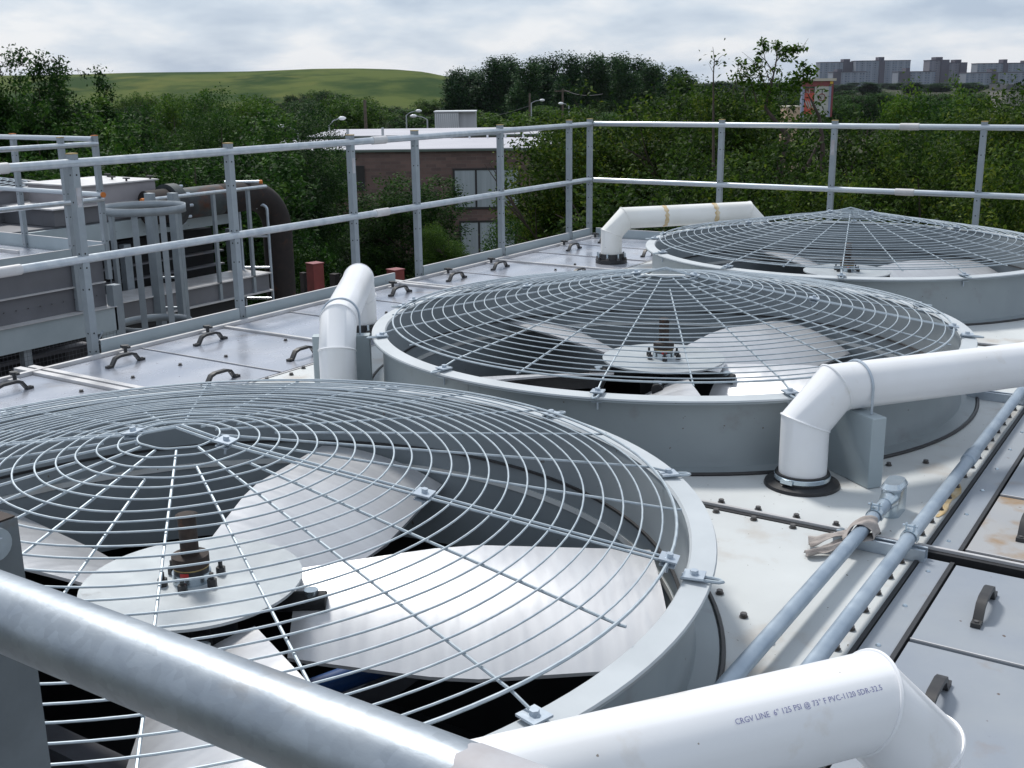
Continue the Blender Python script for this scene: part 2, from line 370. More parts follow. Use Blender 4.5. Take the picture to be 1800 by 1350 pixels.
for y in CELL[1:3]:
    b = MB(); b.box((1.125, y-.0255, -.02), (5.5, y+.0255, .003), MT['rubber']); b.box((1.125, y-.006, .0035), (5.5, y+.007, .013), MT['lip']); b.build('seam_strip', tower)
    b = MB(); b.box((-.1, y-.085, -.01), (1.12, y-.045, .022), MT['lip']); b.box((-.06, y-.030, -.01), (1.12, y+.005, .024), MT['lip'])
    b.box((-.06, y-.0445, -.02), (1.12, y-.0305, .002), MT['rubber']); b.build('flanged_seam', tower)
for i in range(3):
    b = MB(); y = CELL[i]+1.215; b.box((.03, y-.018, 0), (1.12, y+.006, .018), MT['lip']); b.build('raised_lip', tower)
# gaskets along the two long seams, and the flat closure strip on the right
for xs_, mat in (((4.378, 4.390), 'rubber'), ((4.393, 4.470), 'hatch_r'), ((4.472, 4.484), 'rubber')):
    for i in range(3):
        b = MB(); b.box((xs_[0], CELL[i]+.03, -.02), (xs_[1], CELL[i+1]-.075, .002 if mat == 'hatch_r' else .006), MT[mat])
        b.build('closure_strip' if mat == 'hatch_r' else 'gasket', tower)
b = MB(); b.box((1.112, ya, -.02), (1.122, yb, .004), MT['lip']); b.build('edge_trim', tower)
# hatch panels with handles and latches
def handle_mesh():
    m = MB(); w = .0125
    m.tube([(0, -.118, .006), (0, -.088, .006), (0, -.062, .042), (0, -.035, .050), (0, .035, .050), (0, .062, .042), (0, .088, .006), (0, .118, .006)], 1, MT['handle'], n=4, sq=(w, .0065))
    for s_ in (-1, 1): m.cyl((0, s_*.105), .006, .012, .016, MT['bolt'], 8)
    return m
def latch_mesh():
    m = MB(); m.box((-.045, -.018, 0), (.03, .018, .010), MT['lip']); m.cyl((.01, 0), .010, .010, .034, MT['handle'], 10); m.cyl((.01, 0), .020, .034, .050, MT['handle'], 10)
    m.box((-.02, -.008, .036), (.045, .008, .048), MT['handle']); return m
HP = None; LP = None
OFFS = [(.03, .58), (.586, 1.19), (1.75, 2.325), (2.331, 2.875)]
def hatch(x0, x1, y0, y1, mat, hx, mirror):
    global HP, LP
    b = MB(); b.box((x0, y0+.003, -.02), (x1, y1-.003, .006), mat)
    # shallow turned-up edge
    for (p, q) in (((x0, y0+.0035, .006), (x1, y0+.008, .010)),): b.box(p, q, MT['lip'])
    o = b.build('hatch_panel', tower)
    yc = (y0+y1)/2
    for x in hx:
        if HP is None:
            HP = handle_mesh().build('handle', None); hpm = HP.data; h = HP; h.parent = o
        else: h = HP.copy(); COL.objects.link(h); h.parent = o
        h.location = Vector((x, yc, .006))-tower.location
    if not mirror:
        if LP is None: LP = latch_mesh().build('latch', None); l_ = LP; l_.parent = o
        else: l_ = LP.copy(); COL.objects.link(l_); l_.parent = o
        l_.location = Vector((.085, yc+.15, .006))-tower.location
    return o
for i in range(3):
    c0 = CELL[i]
    for k, (a, c) in enumerate(OFFS):
        hatch(.06, 1.108, c0+a, c0+c, MT['hatch'], (.28, .985), False)
        rusty = (i == 1 and k == 0)
        ho = hatch(4.492, 5.53, c0+a, c0+c, MT['hatch_rust'] if rusty else MT['hatch_r'], (4.62, 5.3), True)
        if rusty: ho['label'] = 'hatch panel stained with brown rust'
    for (xa_, xb_, mt, nm) in ((.06, 1.108, 'hatch', 'plain_panel'), (4.492, 5.53, 'hatch_r', 'plain_panel')):
        b = MB(); b.box((xa_, c0+1.225, -.02), (xb_, c0+1.745, .004), MT[mt]); b.build(nm, tower)
b = MB(); b.box((.03, ya, -.02), (.055, yb, .026), MT['lip']); b.build('edge_trim', tower)
# hex bolts
def bolt_mesh(r=.0098, h=.011):
    m = MB(); m.cyl((0, 0), r*1.25, 0, .002, MT['bolt'], 10); m.cyl((0, 0), r*.95, .002, h, MT['bolt'], 6, smooth=False); return m
bolts = []
y = -7.1
while y < -3.3: bolts.append((4.345, y)); y += .125
for yy in (CELL[1],):
    x = 3.30
    while x < 4.34: bolts.append((x, yy+.045)); bolts.append((x+.02, yy-.048)); x += .132
for c_ in (0, 1):
    for dx in range(0, 4): bolts.append((4.19-.085*dx*1.3, FY[c_]+.66+dx*.10)); bolts.append((4.19-.085*dx*1.3, FY[c_]-.66-dx*.10))
for k in range(8): bolts.append((1.14+.04*(k % 2), CELL[1]+.2+k*.13))
bolts += [(.55, -6.9+k*.3) for k in range(6)] + [(.62, -5.15+k*.45) for k in range(4)] + [(.70, -2.75+k*.3) for k in range(5)]
bolts = bolts[:100]
sc0 = None
for k in range(15):
    if sc0 is None: m = MB(); m.cyl((0, 0), .008, 0, .004, MT['fitting'], 10, r2=.005); sc0 = m.build('screw', None); q = sc0
    else: q = sc0.copy(); COL.objects.link(q)
    q.parent = tower; q.location = Vector((4.43, -7.05+.262*k, .0025))-tower.location
b0 = None
for (x, y) in bolts:
    zz = .002 if x > 4.39 or 1.12 < x < 4.37 else .006
    if b0 is None: b0 = bolt_mesh().build('bolt', None); bo = b0; bo.parent = tower
    else: bo = b0.copy(); COL.objects.link(bo); bo.parent = tower
    bo.location = Vector((x, y, zz))-tower.location; bo.rotation_euler = (0, 0, random.random())
# rust streak next to the seam
b = MB(); pts = []
for k in range(9): pts.append((4.352+.008*math.sin(k*1.3), -5.55+.045*k))
vs = []; 
for k, (x, y) in enumerate(pts): wd = .013*math.sin(math.pi*(k+.5)/9)+.003; vs += [(x-wd, y, .0025), (x+wd, y, .0025)]
b.add(vs, [(2*k, 2*k+1, 2*k+3, 2*k+2) for k in range(8)], MT['glue']); b.build('rust_streak', tower)

# ------------------------------------------------------------------ fans
BLADES = 5
def guard_z(r): return .512-(r-.1)*.160 if r > .1 else .512
def build_fan(i, phase, label):
    c = (FX, FY[i]); cx_, cy_ = c
    t = thing('caged_fan', label, 'fan', (cx_, cy_, 0), 'fans in a row on the cooling tower')
    if i == 0:
        b = MB()
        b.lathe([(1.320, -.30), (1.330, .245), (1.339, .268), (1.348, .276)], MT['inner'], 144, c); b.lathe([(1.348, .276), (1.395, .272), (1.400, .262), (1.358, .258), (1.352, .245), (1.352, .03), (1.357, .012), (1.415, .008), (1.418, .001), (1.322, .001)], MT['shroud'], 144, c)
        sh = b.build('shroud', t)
        b = MB(); b.lathe([(1.333, .272), (1.339, .280), (1.399, .276), (1.4015, .270)], MT['lipring'], 144, c); b.build('rim_lip', t)
        b = MB(); ja = R(262); dj = Vector((math.cos(ja), math.sin(ja), 0)); nj = Vector((-dj.y, dj.x, 0)); cj = Vector((cx_, cy_, 0))+dj*1.3525
        b.add([cj+nj*s_+Vector((0, 0, z)) for z in (.03, .245) for s_ in (-.03, .03)], [(0, 1, 3, 2)], MT['shroud']); b.add([cj+dj*.001+nj*s_+Vector((0, 0, z)) for z in (.03, .245) for s_ in (-.0315, -.03)], [(0, 1, 3, 2)], MT['bolt']); b.build('joint_plate', t)
        b = MB(); ring = [(cx_+1.425*math.cos(k*math.pi/72), cy_+1.425*math.sin(k*math.pi/72), .006) for k in range(144)]
        b.tube(ring, .007, MT['rubber'], 6, closed=True); b.build('base_seal', t)
        # inner inlet ring joint
        b = MB(); b.lathe([(1.328, .066), (1.318, .066), (1.318, .074), (1.328, .074)], MT['rubber'], 144, c); b.build('joint_ring', t)
        # wire guard
        b = MB()
        k = 0; rr = .105
        while rr < 1.315:
            n_ = 72 if rr < .5 else 132
            z = guard_z(rr); jr = random.uniform(-.0025, .0025); jp = random.uniform(0, 6); pts = [(cx_+(rr+jr)*math.cos(2*math.pi*j/n_), cy_+(rr+jr)*math.sin(2*math.pi*j/n_), z+.0022*math.sin(2*2*math.pi*j/n_+jp)+.0012*math.sin(7*2*math.pi*j/n_+k)) for j in range(n_)]
            b.tube(pts, .0026, MT['wire'], 6, closed=True); rr += .0505; k += 1
        for rr, wr in ((1.300, .0042),):
            pts = [(cx_+rr*math.cos(2*math.pi*j/132), cy_+rr*math.sin(2*math.pi*j/132), guard_z(rr)) for j in range(132)]
            b.tube(pts, wr, MT['wire'], 6, closed=True)
        for q in range(24):
            a = R(15*q); d = Vector((math.cos(a), math.sin(a), 0))
            if q in (1, 13): continue
            rs = .105 if q % 2 else (.205 if q % 4 else .255)
            p0 = Vector((cx_, cy_, guard_z(rs)-.006))+d*rs; re_ = 1.345 if q % 2 else 1.315
            p1 = Vector((cx_, cy_, guard_z(1.3)-.006))+d*1.3
            pts = [p0, p1] + ([Vector((cx_, cy_, .291))+d*1.372] if q % 2 else [p1+d*.018])
            b.tube(pts, .0036, MT['wire'], 6)
        for q in (1, 13):       # the two halves of the guard meet here: doubled rods
            a = R(15*q); d = Vector((math.cos(a), math.sin(a), 0)); n_ = Vector((-d.y, d.x, 0))
            for s_ in (-.011, .011):
                b.tube([Vector((cx_, cy_, .538))+n_*s_, Vector((cx_, cy_, guard_z(.12)))+d*.12+n_*s_, Vector((cx_, cy_, guard_z(1.3)))+d*1.3+n_*s_], .0038, MT['wire'], 6)
        b.build('wire_guard', t)
        # rim clips: bent rod loop over the lip with plate and bolt
        m = MB(); m.box((1.335, -.024, .288), (1.385, .024, .293), MT['galv']); m.cyl((1.36, 0), .010, .293, .303, MT['galv'], 6, smooth=False)
        lp = [(1.33, -.010, .284), (1.40, -.010, .283), (1.418, -.008, .282), (1.426, 0, .281), (1.418, .008, .282), (1.40, .010, .283), (1.33, .010, .284)]
        m.tube(lp, .0042, MT['wire'], 6); m.box((1.34, -.02, .2515), (1.38, .02, .2545), MT['galv']); m.cyl((1.36, 0), .004, .22, .25, MT['galv'], 6)
        cl = m.build('rim_clip', None); cl.parent = t; cl.rotation_euler = (0, 0, R(15))
        for q in range(1, 12):
            k2 = cl.copy(); COL.objects.link(k2); k2.parent = t; k2.rotation_euler = (0, 0, R(15+30*q))
        m = MB(); m.box((-.022, -.024, .004), (.022, .024, .008), MT['galv']); m.cyl((0, 0), .009, .008, .018, MT['galv'], 6, smooth=False); m.box((-.018, -.022, -.0095), (.018, .022, -.0055), MT['galv']); m.cyl((0, 0), .0035, -.032, -.0095, MT['galv'], 6)
        gc = m.build('guard_clamp', None); gc.parent = t; first = True
        for aa in (15, 195):
            for rr in (.14, .69, 1.30):
                o = gc if first else gc.copy()
                if not first: COL.objects.link(o); o.parent = t
                first = False
                o.location = (rr*math.cos(R(aa)), rr*math.sin(R(aa)), guard_z(rr)); o.rotation_euler = (0, R(9), R(aa))
        b = MB(); b.cyl(c, .295, .092, .100, MT['disc'], 64); b.build('hub_disc', t)
        b = MB(); b.cyl(c, .035, -.5, .09, MT['dark'], 16); b.cyl(c, .11, -.08, .085, MT['dark'], 24)
        b.cyl(c, .0245, .1, .292, MT['rustshaft'], 16); b.cyl(c, .030, .290, .293, MT['rustshaft'], 12, r2=.022); b.build('fan_shaft', t)
        b = MB(); b.cyl(c, .052, .1, .128, MT['fitting'], 24); b.cyl(c, .047, .128, .142, MT['rubber'], 24); b.cyl(c, .0485, .142, .146, MT['cap'], 24); b.cyl(c, .050, .146, .176, MT['rustshaft'], 24)
        b.add([(cx_+.0535*math.cos(a), cy_+.0535*math.sin(a), z) for z in (.126, .141) for a in (-1.3, -1.15, -1.0, -.85)], [(k, k+1, k+5, k+4) for k in range(3)], MT['red'])
        for q in range(6):
            a = R(60*q); b.cyl((cx_+.078*math.cos(a), cy_+.078*math.sin(a)), .013, .1, .122, MT['handle'], 6, smooth=False); b.cyl((cx_+.078*math.cos(a), cy_+.078*math.sin(a)), .006, .122, .14, MT['handle'], 6)
        b.build('hub_coupling', t)
        b = MB(); b.box((cx_-.06, cy_-1.44, -.62), (cx_+.06, cy_+1.44, -.5), MT['louver']); b.box((cx_-1.6, cy_-.05, -.74), (cx_+1.6, cy_+.05, -.63), MT['louver'])
        b.cyl(c, .16, -.5, -.2, MT['louver'], 20); b.build('support_beam', t)
        # blades
        m = MB(); S = 14; prof = []
        up = []; lo = []
        rows = 9
        for q in range(rows):
            f = q/(rows-1); r_ = .27+f*(1.285-.27); ch = .30+.20*min(1, f*2.2)-.0*f; pit = -R(27-14*f)
            for s_ in range(S+1):
                u = s_/S-.5; camber = .075*ch*(1-(2*u)**2)
                yy = u*ch*math.cos(pit); zz = -u*ch*math.sin(pit)+camber*math.cos(pit)
                up.append((r_, yy, zz)); lo.append((r_, yy, zz-.010))
        K = S+1; fs = []; n0 = rows*K
        for q in range(rows-1):
            for s_ in range(S):
                a = q*K+s_; fs.append((a, a+K, a+K+1, a+1)); fs.append((n0+a, n0+a+1, n0+a+K+1, n0+a+K))
        for q in range(rows-1):
            for s_ in (0, S): a = q*K+s_; fs.append((a, n0+a, n0+a+K, a+K) if s_ == 0 else (a, a+K, n0+a+K, n0+a))
        for s_ in range(S):
            for q in (0, rows-1): a = q*K+s_; fs.append((a, a+1, n0+a+1, n0+a))
        m.add(up+lo, fs, MT['blade'], True); m.tube([(.08, 0, .03), (.36, 0, .03)], .028, MT['dark'], 10)
        m.cyl((.32, 0), .02, .03, .065, MT['fitting'], 10)
        bl = m.build('blade', None); bl.parent = t; bl.rotation_euler = (0, 0, R(phase))
        for q in range(1, BLADES):
            k2 = bl.copy(); COL.objects.link(k2); k2.parent = t; k2.rotation_euler = (0, 0, R(phase+72*q))
        return t
    src = fans[0]
    for ch in src.children:
        o = ch.copy(); COL.objects.link(o); o.parent = t
        if ch.name.startswith('blade'):
            o.rotation_euler = (0, 0, ch.rotation_euler.z+R(phase-fans_phase0))
    return t
fans_phase0 = 34; fans = []
fans.append(build_fan(0, 34, 'nearest caged fan, largest in view behind the close galvanised rail'))
bpy.context.view_layer.update()
fans.append(build_fan(1, 3, 'middle caged fan standing between the near and the far fan'))
fans.append(build_fan(2, 55, 'farthest caged fan beside the back guardrail'))
tagb = MB(); p = at(480, 1240, 3.05); q2 = at(760, 1135, 3.35); tagb.tube([p, q2], .034, MT['blue'], 14); tagb.build('blue_pipe', label='short blue pipe under the blades of the nearest fan', cat='pipe')

# ------------------------------------------------------------------ white pipes
PR = .084
def water_pipe(name, A, B, z, label, oldcol=False, flange_at='B', start_boot=True, ztop=None, text=False, glue=False, pedestal=None):
    A = Vector((*A, 0)); B = Vector((*B, 0)); d = (B-A).normalized(); t = thing(name, label, 'pipe', A, 'white water pipes arching over the deck')
    mat = MT['pvcold'] if oldcol else MT['pvc']; L_ = (B-A).length; e = .115
    p = [A+Vector((0, 0, .0)), A+Vector((0, 0, z-e)), A+d*e+Vector((0, 0, z)), B-d*e+Vector((0, 0, z)), B+Vector((0, 0, z-e)), B+Vector((0, 0, .0))]
    m = MB(); m.tube([p[0]+Vector((0, 0, .004)), p[1]], PR, mat, 40); r1 = m
    # mitred run in one sweep
    m = MB(); m.tube(p, PR, mat, 44, caps=False); m.build('pipe_body', t)
    for (q, nrm, rr) in ((p[1], (Vector((0, 0, 1))+(p[2]-p[1]).normalized()).normalized(), 0), (p[2], ((p[2]-p[1]).normalized()+d).normalized(), 0), (p[3], (d+(p[4]-p[3]).normalized()).normalized(), 0), (p[4], ((p[4]-p[3]).normalized()+Vector((0, 0, -1))).normalized(), 0)):
        # weld bead: ellipse in the mitre plane
        a = nrm.cross(Vector((d.y, -d.x, 0))).normalized(); s_ = Vector((-d.y, d.x, 0))
        k = 1/math.cos(R(22.5)); ring = [q+s_*(PR*math.cos(t_))+a*(PR*k*math.sin(t_)) for t_ in [2*math.pi*j/48 for j in range(48)]]
        m = MB(); m.tube(ring, .0042, mat, 6, closed=True); m.build('weld_bead', t)
    def boot(c):
        m = MB(); m.lathe([(.0855, .05), (.094, .05), (.096, .02), (.130, .012), (.133, .004), (.133, .001), (.086, .001)], MT['rubber'], 48, c[:2]); bt = m.build('rubber_boot', t)
        m = MB(); m.lathe([(.0965, .026), (.0985, .028), (.0985, .042), (.0965, .044)], MT['fitting'], 48, c[:2]); a0 = -2.0
        m.rod((c[0]+.104*math.cos(a0), c[1]+.104*math.sin(a0), .035), (c[0]+.104*math.cos(a0+.45), c[1]+.104*math.sin(a0+.45), .035), .007, .007, MT['fitting'])
        k = m.build('hose_clamp', bt, world=False); k.data.transform(Matrix.Translation(-Vector(t.location))); return bt
    def flange(c):
        m = MB(); m.cyl(c, .125, .002, .035, MT['rubber'], 40); m.cyl(c, .105, .035, .078, MT['rubber'], 40, r2=.098); fl = m.build('flange', t)
        for q in range(8):
            a = R(45*q+12); cc = (c[0]+.112*math.cos(a), c[1]+.112*math.sin(a)); m = MB(); m.cyl(cc, .014, .035, .052, MT['bolt'], 6, smooth=False); m.cyl(cc, .0075, .052, .085, MT['fitting'], 8)
            k = m.build('flange_bolt', fl, world=False); k.data.transform(Matrix.Translation(-Vector(t.location)))
    (boot if start_boot else flange)(A); (flange if flange_at == 'B' else boot)(B)
    if pedestal:
        c = A+d*.21; s_ = Vector((-d.y, d.x, 0)); mm = Matrix(((s_.x, d.x, 0, c.x), (s_.y, d.y, 0, c.y), (0, 0, 1, 0), (0, 0, 0, 1)))
        m = MB(); m.box((-.135, -.03, .001), (.135, .03, z-PR-.002), MT['toe'], mm)
        pd = m.build('pipe_pedestal', label=pedestal, cat='pipe support', group='pipe pedestals')
        me = pd.data; me.transform(Matrix.Translation((-c.x, -c.y, 0))); pd.location = (c.x, c.y, 0)
        bm_ = pd.modifiers.new('b', 'BEVEL'); bm_.width = .004; bm_.segments = 2
        m = MB(); arc = [c+s_*(.0885*math.cos(t_))+Vector((0, 0, z+.0885*math.sin(t_))) for t_ in [math.pi*j/20 for j in range(21)]]
        arc = [arc[0]-Vector((0, 0, z-(z-PR+.001)))] + arc + [arc[-1]-Vector((0, 0, z-(z-PR+.001)))]
        arc[0].z = z-PR; arc[-1].z = z-PR
        m.tube(arc, .0048, MT['galv'], 8); m.build('pipe_strap', t)
    if glue:
        for f_, w_ in ((.34, .045), (.68, .05)):
            c = A+d*(f_*L_)+Vector((0, 0, z)); s_ = Vector((-d.y, d.x, 0)); vs = []; K = 14
            for q in range(K):
                t_ = math.pi*(1.02+.60*q/(K-1)) if False else math.pi*(.50+.95*q/(K-1)); rr = PR+.0015; o = s_*(rr*math.cos(t_))+Vector((0, 0, rr*math.sin(t_)))
                w2 = w_*(.25+.75*abs(math.sin(q*1.3+f_*9)))
                vs += [c+o-d*w2*.5, c+o+d*w2*.5]
            m = MB(); m.add(vs, [(2*q, 2*q+1, 2*q+3, 2*q+2) for q in range(K-1)], MT['glue'], True); m.build('glue_stain', t)
    return t, A, B, d
water_pipe('water_pipe', (3.87, -5.47), (4.69, -4.36), .345, 'white pipe rising from a black rubber boot in front of the middle fan', pedestal='grey pedestal plate under the white pipe by the conduits', )
water_pipe('water_pipe', (1.69, -5.46), (.90, -4.36), .345, 'white pipe arching away to the left of the middle fan', pedestal='grey pedestal plate beside the left white pipe')
water_pipe('water_pipe', (.89, -1.30), (1.72, -.30), .352, 'white pipe with brown glue bands behind the farthest fan', oldcol=True, flange_at='A', start_boot=False, glue=True)
fgt, A, B, d = water_pipe('water_pipe', (3.87, -8.43), (4.69, -7.31), .345, 'printed white pipe closest to the camera at the bottom edge')
# printed line on the pipe
tcv = bpy.data.curves.new('print', 'FONT'); tcv.body = 'CRGV LINE  6" 125 PSI @ 73° F PVC-1120 SDR-32.5'; tcv.size = .0135; tcv.resolution_u = 2; tcv.space_character = 1.02
to = bpy.data.objects.new('print_src', tcv); COL.objects.link(to); bpy.context.view_layer.update()
dg = bpy.context.evaluated_depsgraph_get(); me = bpy.data.meshes.new_from_object(to.evaluated_get(dg)); bpy.data.objects.remove(to)
s_ = Vector((-d.y, d.x, 0)); x1_ = max(v.co.x for v in me.vertices)
endp = B-d*.128+Vector((0, 0, .345))
for v in me.vertices:
    al = (v.co.x-x1_)*.285/x1_; an = R(45)+v.co.y/PR; rr = PR+.0006
    v.co = endp+d*al-s_*(rr*math.cos(an))+Vector((0, 0, rr*math.sin(an)))-A
me.materials.clear(); me.materials.append(MT['ink'])
po = bpy.data.objects.new('lettering', me); COL.objects.link(po); po.parent = fgt

# ------------------------------------------------------------------ conduits, strut channels, rag
zc_ = .062
def conduit(pts, couplings, clamps, label, fitting=None):
    t = thing('conduit', label, 'conduit', (pts[-1][0], pts[-1][1], 0), 'galvanised conduits along the right seam')
    b = MB(); b.tube(pts, .0215, MT['conduit'], 20); b.build('conduit_tube', t)
    for y in couplings:
        b = MB(); x = pts[0][0]; b.tube([(x, y-.05, zc_), (x, y-.045, zc_), (x, y+.045, zc_), (x, y+.05, zc_)], [.0225, .0265, .0265, .0225], MT['conduit'], 20); b.build('coupling', t)
    for y in clamps:
        x = pts[0][0]
        b = MB(); arc = [(x+.0245*math.cos(a), y, zc_+.0245*math.sin(a)) for a in [R(200-220*k/14) for k in range(15)]]
        b.tube(arc, 1, MT['fitting'], 4, sq=(.012, .0015)) ; b.box((x-.014, y-.006, zc_+.022), (x-.010, y+.006, zc_+.045), MT['fitting']); b.box((x+.010, y-.006, zc_+.022), (x+.014, y+.006, zc_+.045), MT['fitting'])
        b.tube([(x-.022, y, zc_+.038), (x+.022, y, zc_+.038)], .004, MT['fitting'], 8); b.build('conduit_clamp', t)
    return t
conduit([(4.352, -8.6, zc_), (4.352, -2.6, zc_)], [-5.05, -7.9], [-5.92, -3.9], 'longer galvanised conduit running beside the bolted seam')
ct = conduit([(4.215, -8.6, zc_), (4.215, -5.62, zc_)], [], [-5.80], 'shorter galvanised conduit ending in an elbow fitting')
b = MB()   # LB fitting, a rounded box with a domed cover
def rounded(b, cx_, cy_, w, l, z0, z1, mat, n=20, top=1.0):
    vs = []
    for z, k in ((z0, 1), (z1, top)):
        for j in range(n):
            a = 2*math.pi*j/n; x = math.cos(a)*w*.5; y = math.sin(a)*w*.5+math.copysign(max(l/2-w/2, 0), math.sin(a)); vs.append((cx_+x*k, cy_+y*k, z))
    b.add(vs, [(j, (j+1) % n, n+(j+1) % n, n+j) for j in range(n)], mat, True); b.add(vs[n:], [tuple(range(n))], mat)
rounded(b, 4.215, -5.575, .066, .130, .0, .092, MT['fitting'], 28); rounded(b, 4.215, -5.575, .070, .136, .092, .098, MT['galv'], 28)
b.tube([(4.215, -5.69, zc_), (4.215, -5.63, zc_)], [.024, .031], MT['fitting'], 20)
fb = b.build('elbow_fitting', ct)
b = MB(); rounded(b, 4.215, -5.575, .068, .134, .0981, .112, MT['fitting'], 28, .80); k = b.build('fitting_cover', fb, world=False); k.data.transform(Matrix.Translation(-Vector(ct.location)))
def strut(x0, x1, y, label):
    b = MB(); z = .038
    b.box((x0, y-.0205, .001), (x1, y-.018, z), MT['galv']); b.box((x0, y+.018, .001), (x1, y+.0205, z), MT['galv']); b.box((x0, y-.018, .001), (x1, y+.018, .004), MT['galv'])
    b.box((x0, y-.018, z-.003), (x1, y-.010, z), MT['galv']); b.box((x0, y+.010, z-.003), (x1, y+.018, z), MT['galv'])
    b.cyl((x0+.02, y), .009, .004, .05, MT['fitting'], 8); b.build('strut_channel', label=label, cat='bracket', group='strut channels under the conduits')
strut(4.13, 4.405, -5.925, 'steel strut channel under both conduits beside the tied rag'); strut(4.13, 4.405, -3.98, 'steel strut channel under the conduit at the right edge')
# rag: loop plus two loose tails
def rag():
    b = MB(); K = 40; J = 8; vs = []
    for i in range(K):
        a = 2*math.pi*i/K
        for j in range(J):
            f = j/(J-1)-.5; fold = .0045*math.sin(3*a+f*9)+.004*noise.noise(Vector((a*2, f*8, 1)))
            rr = .0285+fold+.004*(1-4*f*f)+(.006 if math.sin(a) < 0 else 0)
            vs.append((4.215+rr*math.cos(a)*1.05, -5.935+f*.085+.022*math.sin(a+.6)+.016*math.cos(a), max(zc_-.004+rr*math.sin(a), .045)))
    fs = [(i*J+j, ((i+1) % K)*J+j, ((i+1) % K)*J+j+1, i*J+j+1) for i in range(K) for j in range(J-1)]
    b.add(vs, fs, MT['rag'], True)
    def tail(p0, p1, p2, w0, w1, seed):
        vs = []; K = 16; J = 7
        for i in range(K):
            f = i/(K-1); c = Vector(p0)*(1-f)**2+Vector(p1)*2*f*(1-f)+Vector(p2)*f*f
            d_ = (Vector(p1)-Vector(p0))*(1-f)+(Vector(p2)-Vector(p1))*f; n_ = Vector((-d_.y, d_.x, 0)).normalized(); w_ = w0+(w1-w0)*f
            for j in range(J):
                g = j/(J-1)-.5; h = .010*noise.noise(Vector((f*5+seed, g*4, seed)))+.008*math.sin(g*9+f*4+seed)*(.3+f)
                q = c+n_*g*w_; vs.append((q.x, q.y, max(.0065, q.z+h)))
        b.add(vs, [(i*J+j, (i+1)*J+j, (i+1)*J+j+1, i*J+j+1) for i in range(K-1) for j in range(J-1)], MT['rag'], True)
    tail((4.185, -5.95, .055), (4.14, -5.98, .05), (4.075, -6.01, .016), .035, .062, 1.3)
    tail((4.19, -5.97, .045), (4.16, -6.03, .03), (4.09, -6.085, .014), .03, .04, 5.1)
    o = b.build('rag', label='dirty pinkish rag tied round the shorter conduit', cat='rag', edge_split=False)
    sm = o.modifiers.new('s', 'SOLIDIFY'); sm.thickness = .0022; sb = o.modifiers.new('d', 'SUBSURF'); sb.levels = 1; sb.render_levels = 1
rag()

# ------------------------------------------------------------------ guardrails
PH = 1.07; TZ = 1.025; MZ = .527
def post_mesh(h0, h1, w=.021, holes=True, face=(1, 0)):
    m = MB(); m.box((-w, -w, h0), (w, w, h1), MT['post'])
    if holes:
        for z in (TZ+.012, TZ-.06, TZ-.2, MZ+.03, MZ-.045, MZ-.16, .13, .03):
            if z > h1-.01: continue
            for (nx, ny) in ((1, 0), (0, -1)):
                c = Vector((nx*(w+.0008), ny*(w+.0008), z)); t_ = Vector((-ny, nx, 0)); m.add([c+t_*(.0055*math.cos(a))+Vector((0, 0, .0055*math.sin(a))) for a in [R(60*k) for k in range(6)]], [tuple(range(6))], MT['hole'])
    return m
_pm = {}
def post(parent, x, y, z0=-.25, z1=PH, cap='cap', key='p'):
    k = (z0, z1)
    if k not in _pm: _pm[k] = post_mesh(z0, z1).build('post', None); o = _pm[k]
    else: o = _pm[k].copy(); COL.objects.link(o)
    o.parent = parent; o.location = Vector((x, y, 0))-parent.location
    if cap:
        k2 = ('cap', z1, cap)
        if k2 not in _pm:
            m = MB(); m.box((-.022, -.022, z1), (.022, .022, z1+.006), MT[cap]); _pm[k2] = m.build('post_cap', None); c = _pm[k2]
        else: c = _pm[k2].copy(); COL.objects.link(c)
        c.parent = o; c.location = (0, 0, 0)
    return o
def sleeve(parent, c, axis, l=.075, r=.0275):
    m = MB(); c = Vector(c); a = Vector(axis).normalized(); m.tube([c-a*l, c-a*(l-.004), c+a*(l-.004), c+a*l], [.0225, r, r, .0225], MT['lip'], 18); m.build('rail_sleeve', parent)
g1 = thing('guardrail', 'grey guardrail along the left edge of the deck, facing the brick building', 'guardrail', (0, -4, 0), 'guardrails around the cooling towers')
PX = -.032
for y in (-8.0, -5.4843, -4.4095, -3.314, -2.6073, -1.4868, -.377, 0): post(g1, PX, y)
for z in (TZ, MZ):
    b = MB(); b.tube([(PX+.006, -9.4, z), (PX+.006, 0, z)], .0225, MT['galvrail'], 18); b.build('top_rail' if z == TZ else 'mid_rail', g1)
    sleeve(g1, (PX+.006, -5.93, z), (0, 1, 0)); sleeve(g1, (PX+.006, -3.02, z), (0, 1, 0))
def toe(parent, a, c):
    m = MB(); a = Vector(a); c = Vector(c); d_ = (c-a).normalized(); n_ = Vector((d_.y, -d_.x, 0))
    mm = Matrix(((d_.x, n_.x, 0, a.x), (d_.y, n_.y, 0, a.y), (0, 0, 1, a.z), (0, 0, 0, 1))); Ln = (c-a).length
    m.box((0, 0, -.035), (Ln, .004, .083), MT['toe'], mm); m.box((0, -.012, .083), (Ln, .0045, .086), MT['lip'], mm); m.build('toe_board', parent)
for a, c in ((-5.45, -4.44), (-4.385, -3.34), (-3.29, -2.92), (-2.58, -1.515), (-1.46, -.405), (-.35, -.03)): toe(g1, (-.012, a, 0), (-.012, c, 0))
for (y, z) in ((-5.2, TZ-.25), ):
    pass
for y, z in ((-5.4843, .80), (-3.314, .82)):
    b = MB(); b.box((PX+.0215, y-.014, z), (PX+.023, y+.014, z+.10), MT['sticker']); b.build('paper_label', g1)
g2 = thing('guardrail', 'bright guardrail along the back edge in front of the olive trees', 'guardrail', (3, .02, 0), 'guardrails around the cooling towers')
BY = .03
for x in (1.2373, 2.2091, 3.3456, 4.6, 5.6): post(g2, x, BY, -.25, PH, 'cap')
